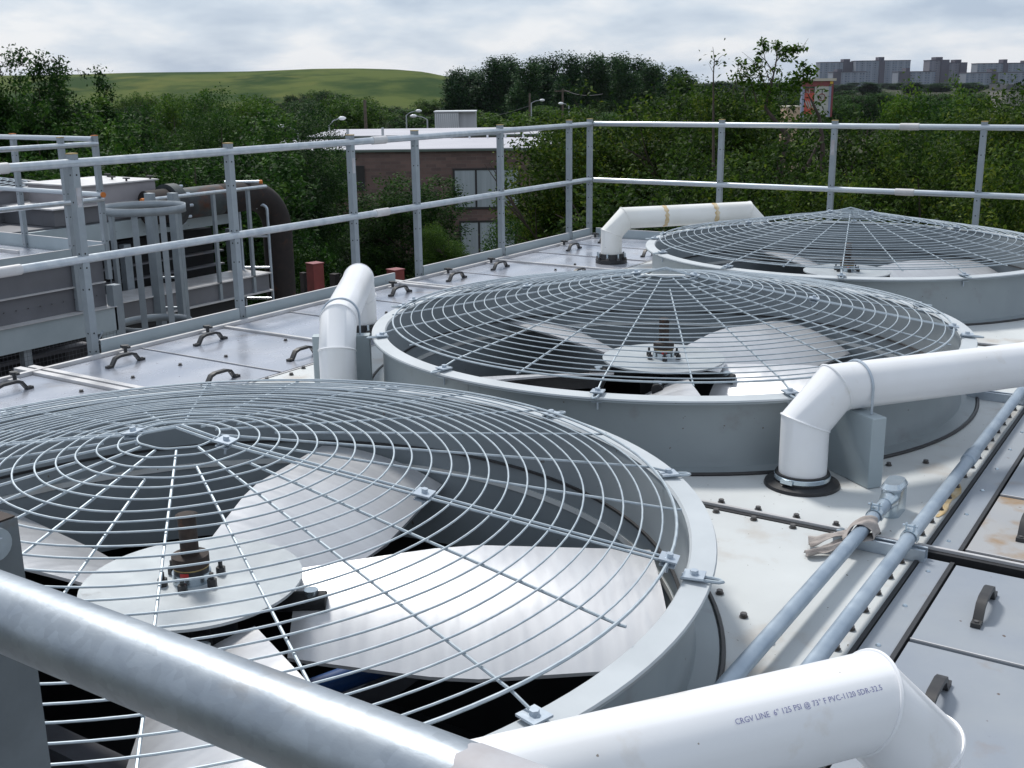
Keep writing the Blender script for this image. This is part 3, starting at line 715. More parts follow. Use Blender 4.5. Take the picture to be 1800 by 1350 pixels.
for z in (TZ+.004, MZ-.003):
    b = MB(); b.tube([(.0, BY-.006, z), (6.2, BY-.006, z)], .0225, MT['galvrail'], 18); b.build('top_rail' if z > .8 else 'mid_rail', g2)
    sleeve(g2, (2.80, BY-.006, z), (1, 0, 0))
toe(g2, (.03, .02, 0), (6.0, .02, 0))
b = MB(); b.box((2.2091-.014, BY-.0235, .80), (2.2091+.014, BY-.022, .92), MT['sticker']); b.build('paper_label', g2)
g3 = thing('guardrail', 'thick galvanised guardrail bar crossing the near corner', 'guardrail', (4.4, -8.82, 0), 'guardrails around the cooling towers')
b = MB(); b.tube([(2.6, -8.822, 1.07), (6.3, -8.822, 1.07)], .024, MT['galvnear'], 48); b.build('top_rail', g3)
b = MB(); b.tube([(2.6, -8.822, .55), (6.3, -8.822, .55)], .024, MT['galvrail'], 24); b.build('mid_rail', g3)
b = MB(); vs = []
for k in range(14):
    a = R(28+95*k/13); w0 = 4.790+.0015*math.sin(k*1.7)
    for x in (w0, 4.86): vs.append((x, -8.822+.0244*math.cos(a), 1.07+.0244*math.sin(a)))
b.add(vs, [(2*k, 2*k+1, 2*k+3, 2*k+2) for k in range(13)], MT['sticker'], True); b.build('paper_label', g3)
PXN = 4.316
b = MB(); b.tube([(PXN, -8.772, -.2), (PXN, -8.772, 1.093)], .0235, MT['postnear'], 4, sq=(.022, .022)); b.box((PXN-.021, -8.793, 1.0935), (PXN+.021, -8.751, 1.0945), MT['rustshaft']); 
b.tube([(PXN+.0225, -8.772, 1.080), (PXN+.027, -8.772, 1.080)], .0125, MT['galv'], 20); b.tube([(PXN+.027, -8.772, 1.08), (PXN+.031, -8.772, 1.08)], .006, MT['galv'], 6); b.build('post', g3)

# ------------------------------------------------------------------ neighbouring tower (left)
T1 = thing('cooling_tower', 'second grey cooling tower across the gap with mesh covered louvers', 'cooling tower', (-4.8, -6, -3))
X = -3.1
b = MB(); b.box((-7.5, -11, -.02), (X, -3.01, 0), MT['hatch']); b.box((-7.4, -10.9, -.43), (X-.03, -3.04, -.02), MT['casing'])
b.build('deck', T1)
b = MB(); b.box((X-.03, -11, -.225), (X+.004, -3.05, -.215), MT['lip']); b.box((X-.1, -11, -.64), (X+.07, -3.02, -.435), MT['toe']); b.box((X-.1, -11, -.434), (X+.09, -3.02, -.43), MT['lip']); b.build('edge_beam', T1)
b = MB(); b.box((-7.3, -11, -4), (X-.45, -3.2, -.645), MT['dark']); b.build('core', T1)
for z in np.arange(-.78, -3.9, -.26):
    b = MB(); b.rod((X-.25, -11, z), (X-.25, -3.12, z), .065, .012, MT['louver']); b.build('louver_slat', T1)
for y in (-3.90, -5.2, -6.5):
    b = MB(); b.box((X-.02, y-.035, -4), (X+.05, y+.035, -.641), MT['post']); b.build('column', T1)
b = MB(); b.box((X-.02, -3.04, -4), (X+.07, -2.95, -.25), MT['post']); b.box((X-.2, -3.0, -4), (X-.021, -2.95, -.64), MT['casing']); b.box((X-.02, -3.19, -.74), (X+.06, -3.041, -.641), MT['toe']); b.build('column', T1)
b = MB(); b.rod((X+.075, -3.18, -.62), (X+.075, -4.4, -1.85), .006, .006, MT['galv']); b.build('brace_rod', T1)
b = MB()
for y in np.arange(-6.4, -3.05, .035): b.rod((X+.06, y, -3), (X+.06, y, -.642), .0009, .0009, MT['louver'])
for z in np.arange(-2.9, -.65, .035): b.rod((X+.063, -6.4, z), (X+.063, -3.05, z), .0009, .0009, MT['louver'])
b.build('wire_mesh', T1)
h = HP.copy(); COL.objects.link(h); h.parent = T1; h.location = Vector((-4.28, -3.5, .002))-T1.location
b = MB(); b.box((-7.4, -3.32, .0), (-3.9, -3.30, .03), MT['lip']); b.build('deck_lip', T1)
b = MB()
for y in np.arange(-6, -3.1, .11): b.cyl((X-.018, y), .006, -.33, -.322, MT['bolt'], 6)
b.build('rivet_row', T1)
g4 = thing('guardrail', 'guardrail on the far left tower with a corner post and orange capped bar', 'guardrail', (-3.1, -3.01, 0), 'guardrails around the cooling towers')
for (x, y) in ((-3.1, -3.01), (-4.23, -3.01), (-5.4, -3.01), (-3.1, -3.34), (-3.1, -4.6), (-3.1, -5.9)): post(g4, x, y, -.42 if y < -3.1 else -.2, 1.01, 'orange' if x < -3.2 or y > -3.1 else 'cap')
for z in (.975, .515):
    ex = .055 if z < .8 else 0
    b = MB(); b.tube([(-7, -3.03, z+.01), (-3.1+ex, -3.03, z+.01)], .0215, MT['galvrail'], 14); nm = 'top_rail' if z > .8 else 'mid_rail'; o1 = b.build(nm, g4)
    b = MB(); b.tube([(-3.085, -7.5, z-.03), (-3.085, -3.0, z-.03)], .0215, MT['galvrail'], 14); b.build(nm, g4)
b = MB(); b.tube([(-3.045, -3.03, .525), (-3.03, -3.03, .525)], .024, MT['orange'], 12); b.build('orange_cap', g4)
toe(g4, (-7, -3.0, .03), (-3.1, -3.0, .03)); toe(g4, (-3.09, -7.5, .02), (-3.09, -3.03, .02))
# caged ladder at its end
LC = Vector((-3.36, -2.36, 0))
ld = thing('caged_ladder', 'galvanised caged ladder standing between the two left towers', 'ladder', (LC.x, LC.y, -3.9))
for z, rr in ((.33, .37), (-.75, .34), (-1.8, .34)):
    m = MB(); ring = [(LC.x+rr*math.cos(2*math.pi*j/40), LC.y+rr*math.sin(2*math.pi*j/40), z) for j in range(40)]
    vs = []
    for (x, y, zz) in ring: vs += [(x, y, zz-.035), (x, y, zz+.035)]
    m.add(vs, [(2*j, (2*j+2) % 80, (2*j+3) % 80, 2*j+1) for j in range(40)], MT['post'], True); o = m.build('cage_hoop', ld); q = o.modifiers.new('s', 'SOLIDIFY'); q.thickness = .006
for a in (195, 228, 262, 305, 345, 20):
    x, y = LC.x+.36*math.cos(R(a)), LC.y+.345*math.sin(R(a)); m = MB(); dd = Vector((-math.sin(R(a)), math.cos(R(a)), 0))
    m.add([Vector((x, y, z))+dd*s_*.028 for z in (-2.6, .33) for s_ in (-1, 1)], [(0, 1, 3, 2)], MT['post']); o = m.build('cage_strap', ld); q = o.modifiers.new('s', 'SOLIDIFY'); q.thickness = .006
for (px, wd) in ((273, .045), (313, .045)):
    q = at(px, 450, 10.9); m = MB(); m.box((q.x-.045, q.y-.03, -3.9), (q.x+.045, q.y+.03, .42), MT['post']); m.build('stile', ld)
for k in range(8):
    a_ = at(275, 450, 10.93); c_ = at(312, 450, 10.93); z = -.1-.3*k; m = MB(); m.tube([(a_.x, a_.y, z), (c_.x, c_.y, z)], .012, MT['post'], 8); m.build('rung', ld)

# tower beyond it
T2 = thing('cooling_tower', 'third cooling tower far left with rusty pipe and black louvers', 'cooling tower', (-7.5, 0, -4))
b = MB(); b.box((-10.5, -6, -.28), (-5.72, 1.0, -.08), MT['toe']); b.box((-10.4, -6, -.079), (-5.78, .98, -.06), MT['casing']); b.build('top_beam', T2)
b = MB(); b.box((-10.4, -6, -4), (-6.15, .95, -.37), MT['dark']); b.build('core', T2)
for z in np.arange(-.47, -1.0, -.17):
    b = MB(); b.rod((-5.95, -6, z), (-5.95, .9, z), .05, .010, MT['casing']); b.build('louver_slat', T2)
for z in np.arange(-1.0, -3.4, -.28):
    b = MB(); b.rod((-5.9, -6, z), (-5.9, .9, z), .05, .012, MT['louver']); b.build('louver_slat', T2)
for y in (-2.2, -.7, .95):
    b = MB(); b.box((-5.85, y-.05, -4), (-5.76, y+.05, -.361), MT['post']); b.build('column', T2)
b = MB(); b.box((-7.4, -1.62, -.055), (-5.75, -.28, .125), MT['casing']); b.box((-7.45, -1.67, .125), (-5.70, -.24, .14), MT['lip']); b.build('low_casing', T2)
b = MB(); b.box((-6.7, -1.25, .141), (-5.72, -.25, .345), MT['boxgrey']); b.box((-6.74, -1.29, .345), (-5.69, -.22, .36), MT['lip'])
for (x, y) in ((-6.5, -.9), (-6.1, -.55), (-5.76, -.28), (-5.76, -.62), (-6.5, -.3)): b.cyl((x, y), .012, .36, .39, MT['handle'], 8); b.box((x-.05, y-.012, .385), (x+.05, y+.012, .4), MT['handle'])
b.build('valve_box', T2)
b = MB(); cc = (-8.0, -1.9); b.lathe([(1.36, -.05), (1.36, .28), (1.41, .29), (1.41, .30), (1.33, .30), (1.33, -.05)], MT['casing'], 64, cc); b.build('shroud', T2)
b = MB()
for rr in np.arange(.15, 1.33, .07):
    b.tube([(cc[0]+rr*math.cos(2*math.pi*j/48), cc[1]+rr*math.sin(2*math.pi*j/48), .55-.19*rr) for j in range(48)], .005, MT['wire'], 4, closed=True)
for q in range(20): a = R(18*q); b.tube([(cc[0]+.15*math.cos(a), cc[1]+.15*math.sin(a), .52), (cc[0]+1.32*math.cos(a), cc[1]+1.32*math.sin(a), .30)], .006, MT['wire'], 4)
b.build('wire_guard', T2)
b = MB(); b.box((-5.72, -3, -1.10), (-5.2, .97, -.90), MT['casing']); b.box((-5.74, -3, -.899), (-5.17, 1.0, -.885), MT['lip']); b.box((-5.74, -3, -1.12), (-5.16, 1.0, -1.101), MT['lip']); b.build('walkway', T2)
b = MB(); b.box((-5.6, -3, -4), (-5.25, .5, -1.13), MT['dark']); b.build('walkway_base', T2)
rp_ = thing('rusty_pipe', 'thick rusty pipe elbow bending down at the end of the far left tower', 'pipe', (-5.5, 1.4, -4))
PXX = -5.5; m = MB(); arc = [(PXX, 1.0+.48*math.sin(a), -.40+.46*math.cos(a)) for a in [R(90*k/10) for k in range(11)]]
m.tube([(PXX, -.16, .06), (PXX, .5, .06)], .185, MT['pipe_rust'], 28); m.tube([(PXX, .5, .06)]+arc, .184, MT['pipe_dark'], 28); m.build('elbow', rp_)
m = MB(); m.tube([(PXX, 1.48, -.42), (PXX, 1.48, -4)], .19, MT['pipe_dark'], 28); m.build('riser', rp_)
m = MB(); m.tube([(PXX, -.22, .06), (PXX, -.165, .06)], .25, MT['pipe_rust'], 28)
for q in range(10): a = R(36*q); m.tube([(PXX+.225*math.cos(a), -.20, .06+.225*math.sin(a)), (PXX+.225*math.cos(a), -.10, .06+.225*math.sin(a))], .018, MT['galv'], 6)
m.tube([(PXX, -.30, .06), (PXX, -.221, .06)], .25, MT['pipe_rust'], 28); m.tube([(PXX-.05, -.55, .05), (PXX, -.30, .06)], .20, MT['pipe_dark'], 24); m.build('flange', rp_)
h2 = thing('handrail', 'thin handrail along the walkway in front of the rusty pipe', 'handrail', (-5.2, 0, -.88))
for y in (-.84, -.39, .14, .70):
    m = MB(); m.rod((-5.19, y, -1.1), (-5.19, y, .2), .02, .02, MT['post']); m.build('post', h2)
m = MB(); m.tube([(-5.17, -.88, .19), (-5.17, 1.0, .19)], .022, MT['galvrail'], 10); m.build('top_rail', h2)
m = MB(); m.tube([(-5.17, -.92, .19), (-5.17, -.88, .19)], .025, MT['orange'], 10); m.build('end_cap', h2)
m = MB(); m.tube([(-5.66, .78, .24), (-5.3, 1.02, .24)], .022, MT['galvrail'], 10); m.tube([(-5.3, 1.02, .24), (-5.27, 1.04, .24)], .025, MT['orange'], 10); m.build('cross_rail', h2)
al = thing('access_ladder', 'small loop top ladder beside the rusty pipe', 'ladder', (-5.3, 1.1, -1.2))
for (x, y) in ((-5.62, .95), (-5.3, 1.12)):
    m = MB(); m.tube([(x, y, -1.6), (x, y, -.12)]+[(x-.06+.06*math.cos(a), y-.04+.04*math.cos(a), -.12+.07*math.sin(a)) for a in [R(20*k) for k in range(1, 9)]], .018, MT['galv'], 8); m.build('stile', al)
for z in (-.45, -.85, -1.25): m = MB(); m.tube([(-5.62, .95, z), (-5.3, 1.12, z)], .014, MT['galvrail'], 8); m.build('rung', al)

# red steel stub columns
for i, (px, top, dep, hw, lb) in enumerate(((553, 463, 16, .088, 'taller red steel column left of the arching white pipe'), (695, 474, 16, .088, 'shorter red steel column to the right of the arching white pipe'))):
    q = at(px, top, dep); m = MB(); m.box((-hw, -hw, -4-q.z), (hw, hw, -.001), MT['redsteel']); m.box((-hw-.01, -hw-.01, 0), (hw+.01, hw+.01, .012), MT['maroon'])
    o = m.build('steel_column', label=lb, cat='column', group='red steel columns'); o.location = q; o.rotation_euler = (0, 0, R(-12))
for i, (px, top, dep, hw, lb) in enumerate(((533, 480, 22, .05, 'thin dark post left of the taller red column'), (588, 482, 22, .07, 'dark stub post between the red columns'))):
    q = at(px, top, dep); m = MB(); m.box((-hw, -hw, GZ-q.z), (hw, hw, 0), MT['pipe_dark']); m.box((-hw-.006, -hw-.006, .0005), (hw+.006, hw+.006, .01), MT['pipe_dark']); o = m.build('steel_post', label=lb, cat='post'); o.location = q

# ------------------------------------------------------------------ brick building
def local_frame(px, row, dep):
    q = at(px, row, dep); return q
HF = Vector((FW.x, FW.y, 0)).normalized(); HR = Vector((HF.y, -HF.x, 0))
def facing(o, loc):                      # object local x = screen right, y = away
    o.matrix_world = Matrix(((HR.x, HF.x, 0, loc[0]), (HR.y, HF.y, 0, loc[1]), (0, 0, 1, loc[2]), (0, 0, 0, 1))); return o
def zrow(row, dep, px=700): return at(px, row, dep).z
D = 68; org = at(440, 450, D); org.z = GZ
br = thing('brick_building', 'dark brick two storey building with a white flat roof', 'building', org); facing(br, org)
S = D/F_PX
RZ = zrow(264, D)-GZ; W_ = 560*S
m = MB(); m.box((0, 0, 0), (W_, 13, RZ), MT['brick']); m.build('wall', br, world=False)
m = MB(); m.box((-.2, -.2, RZ), (W_+.2, 13.2, RZ+.12), MT['coping']); m.box((-.1, -.1, RZ+.12), (W_+.1, 13.1, RZ+.16), MT['roofwhite'])
rf = m.build('roof', br, world=False)
for k in range(9):
    m = MB(); m.cyl((8+k*1.25, 12.3), .07, RZ+.16, RZ+.40, MT['lamphead'], 8); m.build('roof_vent', rf, world=False)
for x in (5.0, 7.1): m = MB(); m.cyl((x, 4+x), .09, RZ+.16, RZ+1.0, MT['lampgrey'], 8); m.build('roof_vent', rf, world=False)
def window(x0, x1, r0_, r1_, panes, blind=True, dep=-.08):
    a = (x0-440)*S; c = (x1-440)*S; z1_ = zrow(r0_, D)-GZ; z0_ = zrow(r1_, D)-GZ
    m = MB(); f = .12
    m.box((a-f, dep, z0_-f), (c+f, dep+.10, z0_), MT['frame']); m.box((a-f, dep, z1_), (c+f, dep+.10, z1_+f), MT['frame']); m.box((a-f, dep, z0_), (a, dep+.10, z1_), MT['frame']); m.box((c, dep, z0_), (c+f, dep+.10, z1_), MT['frame'])
    for k in range(1, panes): xx = a+(c-a)*k/panes; m.box((xx-f*.5, dep, z0_), (xx+f*.5, dep+.1, z1_), MT['frame'])
    wo = m.build('window', br, world=False)
    for k in range(panes):
        xa_ = a+(c-a)*k/panes+(f*.5 if k else 0); xb_ = a+(c-a)*(k+1)/panes-(f*.5 if k < panes-1 else 0)
        m = MB(); m.box((xa_, dep+.02, z0_), (xb_, dep+.06, z1_), MT['glass'] if blind else MT['frame'])
        m.box((xa_, dep+.015, z0_+(z1_-z0_)*.28), (xb_, dep+.021, z0_+(z1_-z0_)*.30), MT['frame'] if False else MT['glass']); m.build('pane', wo, world=False)
window(803, 912, 298, 363, 3); window(812, 905, 391, 450, 3, True); window(597, 612, 291, 328, 1, False); window(634, 644, 291, 328, 1, False); window(598, 614, 392, 448, 1, False)
m = MB(); m.box((2.8, -7, 0), (6.2, -.21, .8), MT['concrete']); m.build('entrance_wall', br, world=False)
org2 = at(545, 300, 85.6); org2.z = GZ; b2 = thing('flat_roof_building', 'low building with pale roof behind the brick building', 'building', org2); facing(b2, org2); S2 = 85.6/F_PX
m = MB(); m.box((0, 0, 0), (440*S2, 13, zrow(241, 85.6)-GZ), MT['brick']); m.build('wall', b2, world=False)
z_ = zrow(241, 85.6)-GZ; m = MB(); m.box((-.2, -.2, z_), (440*S2+.2, 13.2, z_+.12), MT['coping']); m.box((-.1, -.1, z_+.12), (440*S2+.1, 13.1, z_+.17), MT['roofwhite']); m.build('roof', b2, world=False)
# white ribbed rooftop housing
q = at(765, 240, 112); q.z = GZ; tk = thing('ribbed_shed', 'white ribbed box shed standing above the pale roof', 'shed', q); facing(tk, q); Sx = 112/F_PX
zt = zrow(199, 112)-GZ; m = MB(); m.box((0, 0, 0), (42*Sx, 3, zt), MT['tank']); m.box((42*Sx, .4, 0), (72*Sx, 3, zt+.05), MT['tank'])
for k in range(12): m.box((.08+k*.2, -.05, .2), (.14+k*.2, -.002, zt-.1), MT['lamphead'])
m.box((-.08, -.1, zt+.051), (73*Sx, 3.1, zt+.16), MT['lamphead']); m.build('body', tk, world=False)

# ------------------------------------------------------------------ street lamps, poles
def street_lamp(px, head, hrow, prow, dep, lb):
    base = at(px, prow, dep); base.z = GZ; t = thing('street_lamp', lb, 'street lamp', base, 'street lamps beyond the roofs'); S_ = dep/F_PX
    top = zrow(prow, dep); hz = zrow(hrow, dep); off = (head-px)*S_
    m = MB(); m.tube([(base.x, base.y, GZ), (base.x, base.y, top)], [.11, .07], MT['lampgrey'], 8); m.build('pole', t)
    e_ = Vector((base.x, base.y, top))+HR*off*.85; e_.z = hz; mid = Vector((base.x, base.y, top))+HR*off*.35; mid.z = top+(hz-top)*.65
    m = MB(); m.tube([(base.x, base.y, top), mid, e_], .05, MT['lampgrey'], 6); m.build('arm', t)
    h_ = Vector((base.x, base.y, 0))+HR*off; h_.z = hz-.02; s__ = 1 if off > 0 else -1
    m = MB(); m.tube([h_-HR*.30*s__, h_-HR*.15*s__, h_+HR*.12*s__, h_+HR*.33*s__], [.07, .15, .16, .05], MT['lamphead'], 8); m.build('lamp_head', t)
street_lamp(523, 496, 219, 228, 92, 'leftmost street lamp, head pointing left over the pale roof')
street_lamp(578, 602, 206, 219, 95, 'street lamp with arm raised right, beside the dark pole')
street_lamp(714, 736, 195, 203, 118, 'street lamp with head pointing right, left of the ribbed shed')
street_lamp(751, 727, 204, 211, 104, 'street lamp with head pointing left, closest to the ribbed shed')
street_lamp(934, 953, 179, 184, 140, 'far street lamp beside the double pole top')
street_lamp(1000, 986, 185, 190, 140, 'far street lamp below the crossarm pole')
def pole(px, top, dep, lb, arm=True):
    base = at(px, top, dep); tz = base.z; base.z = GZ; t = thing('utility_pole', lb, 'utility pole', base)
    m = MB(); m.tube([(base.x, base.y, GZ), (base.x, base.y, tz)], [.2, .13], MT['wood'], 8); m.build('pole', t)
    if arm: m = MB(); c_ = Vector((base.x, base.y, tz-.3)); m.rod(c_-HR*1.1, c_+HR*1.1, .06, .08, MT['wood']); m.build('crossarm', t)
pole(641, 176, 100, 'dark utility pole behind the pale roof, without crossarm', False)
pole(989, 156, 150, 'utility pole with a crossarm before the tall dark trees')
pole(931, 164, 145, 'double topped pole just left of the crossarm pole', False)
def wire(a, c, sag, lb):
    m = MB(); pts = []
    for k in range(13): f = k/12; p_ = a*(1-f)+c*f; p_.z -= sag*4*f*(1-f); pts.append(p_)
    m.tube(pts, .03, MT['frame'], 4); m.build('overhead_wire', label=lb, cat='wire')
wire(at(450, 243, 93), at(931, 186, 145), 1.2, 'thin overhead wire crossing behind the pale roofs')
wire(at(992, 158, 150), at(1060, 165, 120), .4, 'short overhead wire leading right from the crossarm pole')

# ------------------------------------------------------------------ store sign
dep = 125; S_ = dep/F_PX; q = at(1402, 300, dep); q.z = GZ; sg = thing('store_sign', 'tall red and white pylon sign among the trees', 'sign', q); facing(sg, q)
def sr_(px, row): return ((px-1402)*S_, zrow(row, dep, 1430)-GZ)
def sbox(px0, px1, r0_, r1_, y0, y1, mat, name, par=None):
    a, z1_ = sr_(px0, r0_); c, z0_ = sr_(px1, r1_); m = MB(); m.box((a, y0, z0_), (c, y1, z1_), mat); return m.build(name, par or sg, world=False)
sbox(1403, 1407, 152, 205, 0, .8, MT['signblue'], 'pillar'); sbox(1449, 1453, 152, 205, 0, .8, MT['signblue'], 'pillar'); sbox(1453.2, 1457, 143, 205, .1, .8, MT['maroon'], 'pillar')
sbox(1403, 1453, 142.5, 151.8, .02, .8, MT['maroon'], 'header'); sbox(1398, 1460, 138, 142.4, -.2, 1.0, MT['beige'], 'cornice')
sbox(1450, 1455, 143.5, 147.5, -.08, -.01, MT['signyellow'], 'yellow_square')
lp_ = sbox(1407.2, 1426, 163, 200, .1, .6, MT['signred'], 'red_panel'); wp = sbox(1424.5, 1448.8, 152, 200, .0, .09, MT['signwhite'], 'white_panel')
sp2 = sbox(1408.5, 1422.5, 155, 162.7, .05, .5, MT['maroon'], 'small_panel')
def sign_text(s, px, row, size, mat, y, par):
    cv = bpy.data.curves.new('t', 'FONT'); cv.body = s; cv.size = size; cv.extrude = .01; o_ = bpy.data.objects.new('t', cv); COL.objects.link(o_); bpy.context.view_layer.update()
    me_ = bpy.data.meshes.new_from_object(o_.evaluated_get(bpy.context.evaluated_depsgraph_get())); bpy.data.objects.remove(o_)
    x_, z_ = sr_(px, row)
    me_.transform(Matrix.Translation((x_, y, z_)) @ Matrix.Rotation(R(90), 4, 'X')); me_.materials.clear(); me_.materials.append(mat)
    o_ = bpy.data.objects.new('lettering', me_); COL.objects.link(o_); o_.parent = par
sign_text('LJ', 1410, 162, .55, MT['signwhite'], .03, sp2); sign_text('T', 1433, 166, .9, MT['signdark'], -.02, wp); sign_text('C', 1434.5, 172.5, .38, MT['maroon'], -.02, wp)
x_, z_ = sr_(1437, 170.5); m = MB(); m.tube([(x_+.36*math.cos(a), -.03, z_+.36*math.sin(a)) for a in [R(18*k) for k in range(20)]], .05, MT['maroon'], 6, closed=True); m.build('ring_emblem', wp, world=False)
for k in range(7):
    x_, z_ = sr_(1409+k*2.0, 176+(k % 2)*2); m = MB(); m.rod((x_, .07, z_), (x_+.28, .07, z_-.75), .03, .03, MT['signwhite']); m.build('hand_stripe', lp_, world=False)
q = at(1384, 199, 115); o = MB(); o.box((0, 0, GZ-q.z), (1.3, 3, .6), MT['tan']); o.box((-.08, -.08, .6), (1.38, 3.08, .7), MT['beige']); oo = o.build('tan_building', label='small tan wall left of the pylon sign', cat='building'); facing(oo, q)
for (p0_, p1_, row, lb) in ((1770, 1812, 148, 'flat grey topped pale building at the right edge'),):
    q = at(p0_, row, 170); wdt = (p1_-p0_)*170/F_PX; o = MB(); o.box((0, 0, GZ-q.z), (wdt, 6, -.8), MT['concrete']); o.box((-.1, -.1, -.8), (wdt+.1, 6.1, 0), MT['louver']); oo = o.build('low_building', label=lb, cat='building'); facing(oo, q)

# ------------------------------------------------------------------ high-rise blocks
def highrise_mat(name, base, win):
    m = bpy.data.materials.new(name); m.use_nodes = True; t = m.node_tree; n = t.nodes; l = t.links; b_ = n['Principled BSDF']
    co = n.new('ShaderNodeTexCoord'); mp = n.new('ShaderNodeMapping'); mp.inputs['Rotation'].default_value = (R(90), 0, 0); l.new(co.outputs['Object'], mp.inputs[0])
    k = n.new('ShaderNodeTexBrick'); k.offset = 0; k.inputs['Scale'].default_value = 1; k.inputs['Brick Width'].default_value = 3.6; k.inputs['Row Height'].default_value = 2.9; k.inputs['Mortar Size'].default_value = .85; k.inputs['Mortar Smooth'].default_value = .1
    k.inputs['Color1'].default_value = (*win, 1); k.inputs['Color2'].default_value = (win[0]*2.2, win[1]*2.2, win[2]*2.1, 1); k.inputs['Mortar'].default_value = (*base, 1)
    l.new(mp.outputs[0], k.inputs['Vector'])
    w_ = n.new('ShaderNodeTexWave'); w_.wave_type = 'BANDS'; w_.bands_direction = 'X'; w_.inputs['Scale'].default_value = .035; l.new(co.outputs['Object'], w_.inputs['Vector'])
    mx = n.new('ShaderNodeMixRGB'); mx.blend_type = 'MIX'; l.new(k.outputs[0], mx.inputs[1]); mx.inputs[2].default_value = (base[0]*1.12, base[1]*1.14, base[2]*1.15, 1)
    mm_ = n.new('ShaderNodeMath'); mm_.operation = 'GREATER_THAN'; mm_.inputs[1].default_value = .8; l.new(w_.outputs['Fac'], mm_.inputs[0]); l.new(mm_.outputs[0], mx.inputs[0])
    l.new(mx.outputs[0], b_.inputs['Base Color']); b_.inputs['Roughness'].default_value = .8; return m
MT['hr1'] = highrise_mat('apartment_facade', (.20, .22, .265), (.06, .085, .13)); MT['hr2'] = highrise_mat('apartment_facade_brown', (.16, .155, .185), (.055, .07, .10)); MT['hrd'] = material('stair_tower_brick', (.085, .08, .105), .9)
def highrise(px0, px1, top, dep, lb, mat='hr1', stair=(), pent=(), th=22):
    q = at(px0, 250, dep); q.z = GZ; t = thing('apartment_block', lb, 'apartment block', q, 'apartment blocks on the horizon'); facing(t, q); S_ = dep/F_PX
    zt = at((px0+px1)/2, top, dep).z-GZ
    m = MB(); m.box((0, 0, 0), ((px1-px0)*S_, th, zt), MT[mat]); m.build('wall', t, world=False)
    m = MB(); m.box((-.4, -.4, zt), ((px1-px0)*S_+.4, th+.4, zt+.9), MT['hrd']); m.build('roof', t, world=False)
    for (a, c) in stair: m = MB(); m.box(((a-px0)*S_, -2.5, 0), ((c-px0)*S_, -.41, zt+.5), MT['hrd']); m.build('stair_tower', t, world=False)
    for (a, c, tp) in pent: z2 = at(a, tp, dep).z-GZ; m = MB(); m.box(((a-px0)*S_, 2, zt+.91), ((c-px0)*S_, th-4, z2), MT['hrd']); m.build('penthouse', t, world=False)
highrise(1434, 1495, 110.5, 1600, 'leftmost tall apartment block, next to the pylon sign', 'hr1', ((1474, 1495),), ((1475, 1486, 104.5),))
highrise(1495.6, 1590, 107.8, 1585, 'wide tall apartment block with a central stair tower', 'hr1', ((1536, 1545),), ((1536, 1545, 101),))
highrise(1457, 1514, 127.4, 1400, 'low apartment block in front of the leftmost tall block', 'hr1', ((1457, 1470),), ((1465, 1474, 122),))
highrise(1570, 1634, 126.8, 1400, 'low apartment block between the wide block and the twin towers', 'hr1', ((1572, 1590),), ((1584, 1591, 120),))
highrise(1623, 1656.4, 107, 1450, 'brown apartment tower, taller left one of the pair', 'hr2', ((1642, 1656),), ((1634, 1646, 101),))
highrise(1657, 1687.5, 111.5, 1450, 'brown apartment tower, lower right one of the pair', 'hr2', ((1675, 1687),), ((1668, 1678.6, 105.5),))
highrise(1706, 1830, 112, 1600, 'rightmost tall apartment block on the skyline', 'hr1', ((1751, 1758),), ((1751, 1758, 105), (1789, 1804, 107)))
highrise(1687.8, 1840, 128, 1400, 'long low apartment block in front of the rightmost one', 'hr1', ((1732, 1742),), ((1733, 1741, 121),))

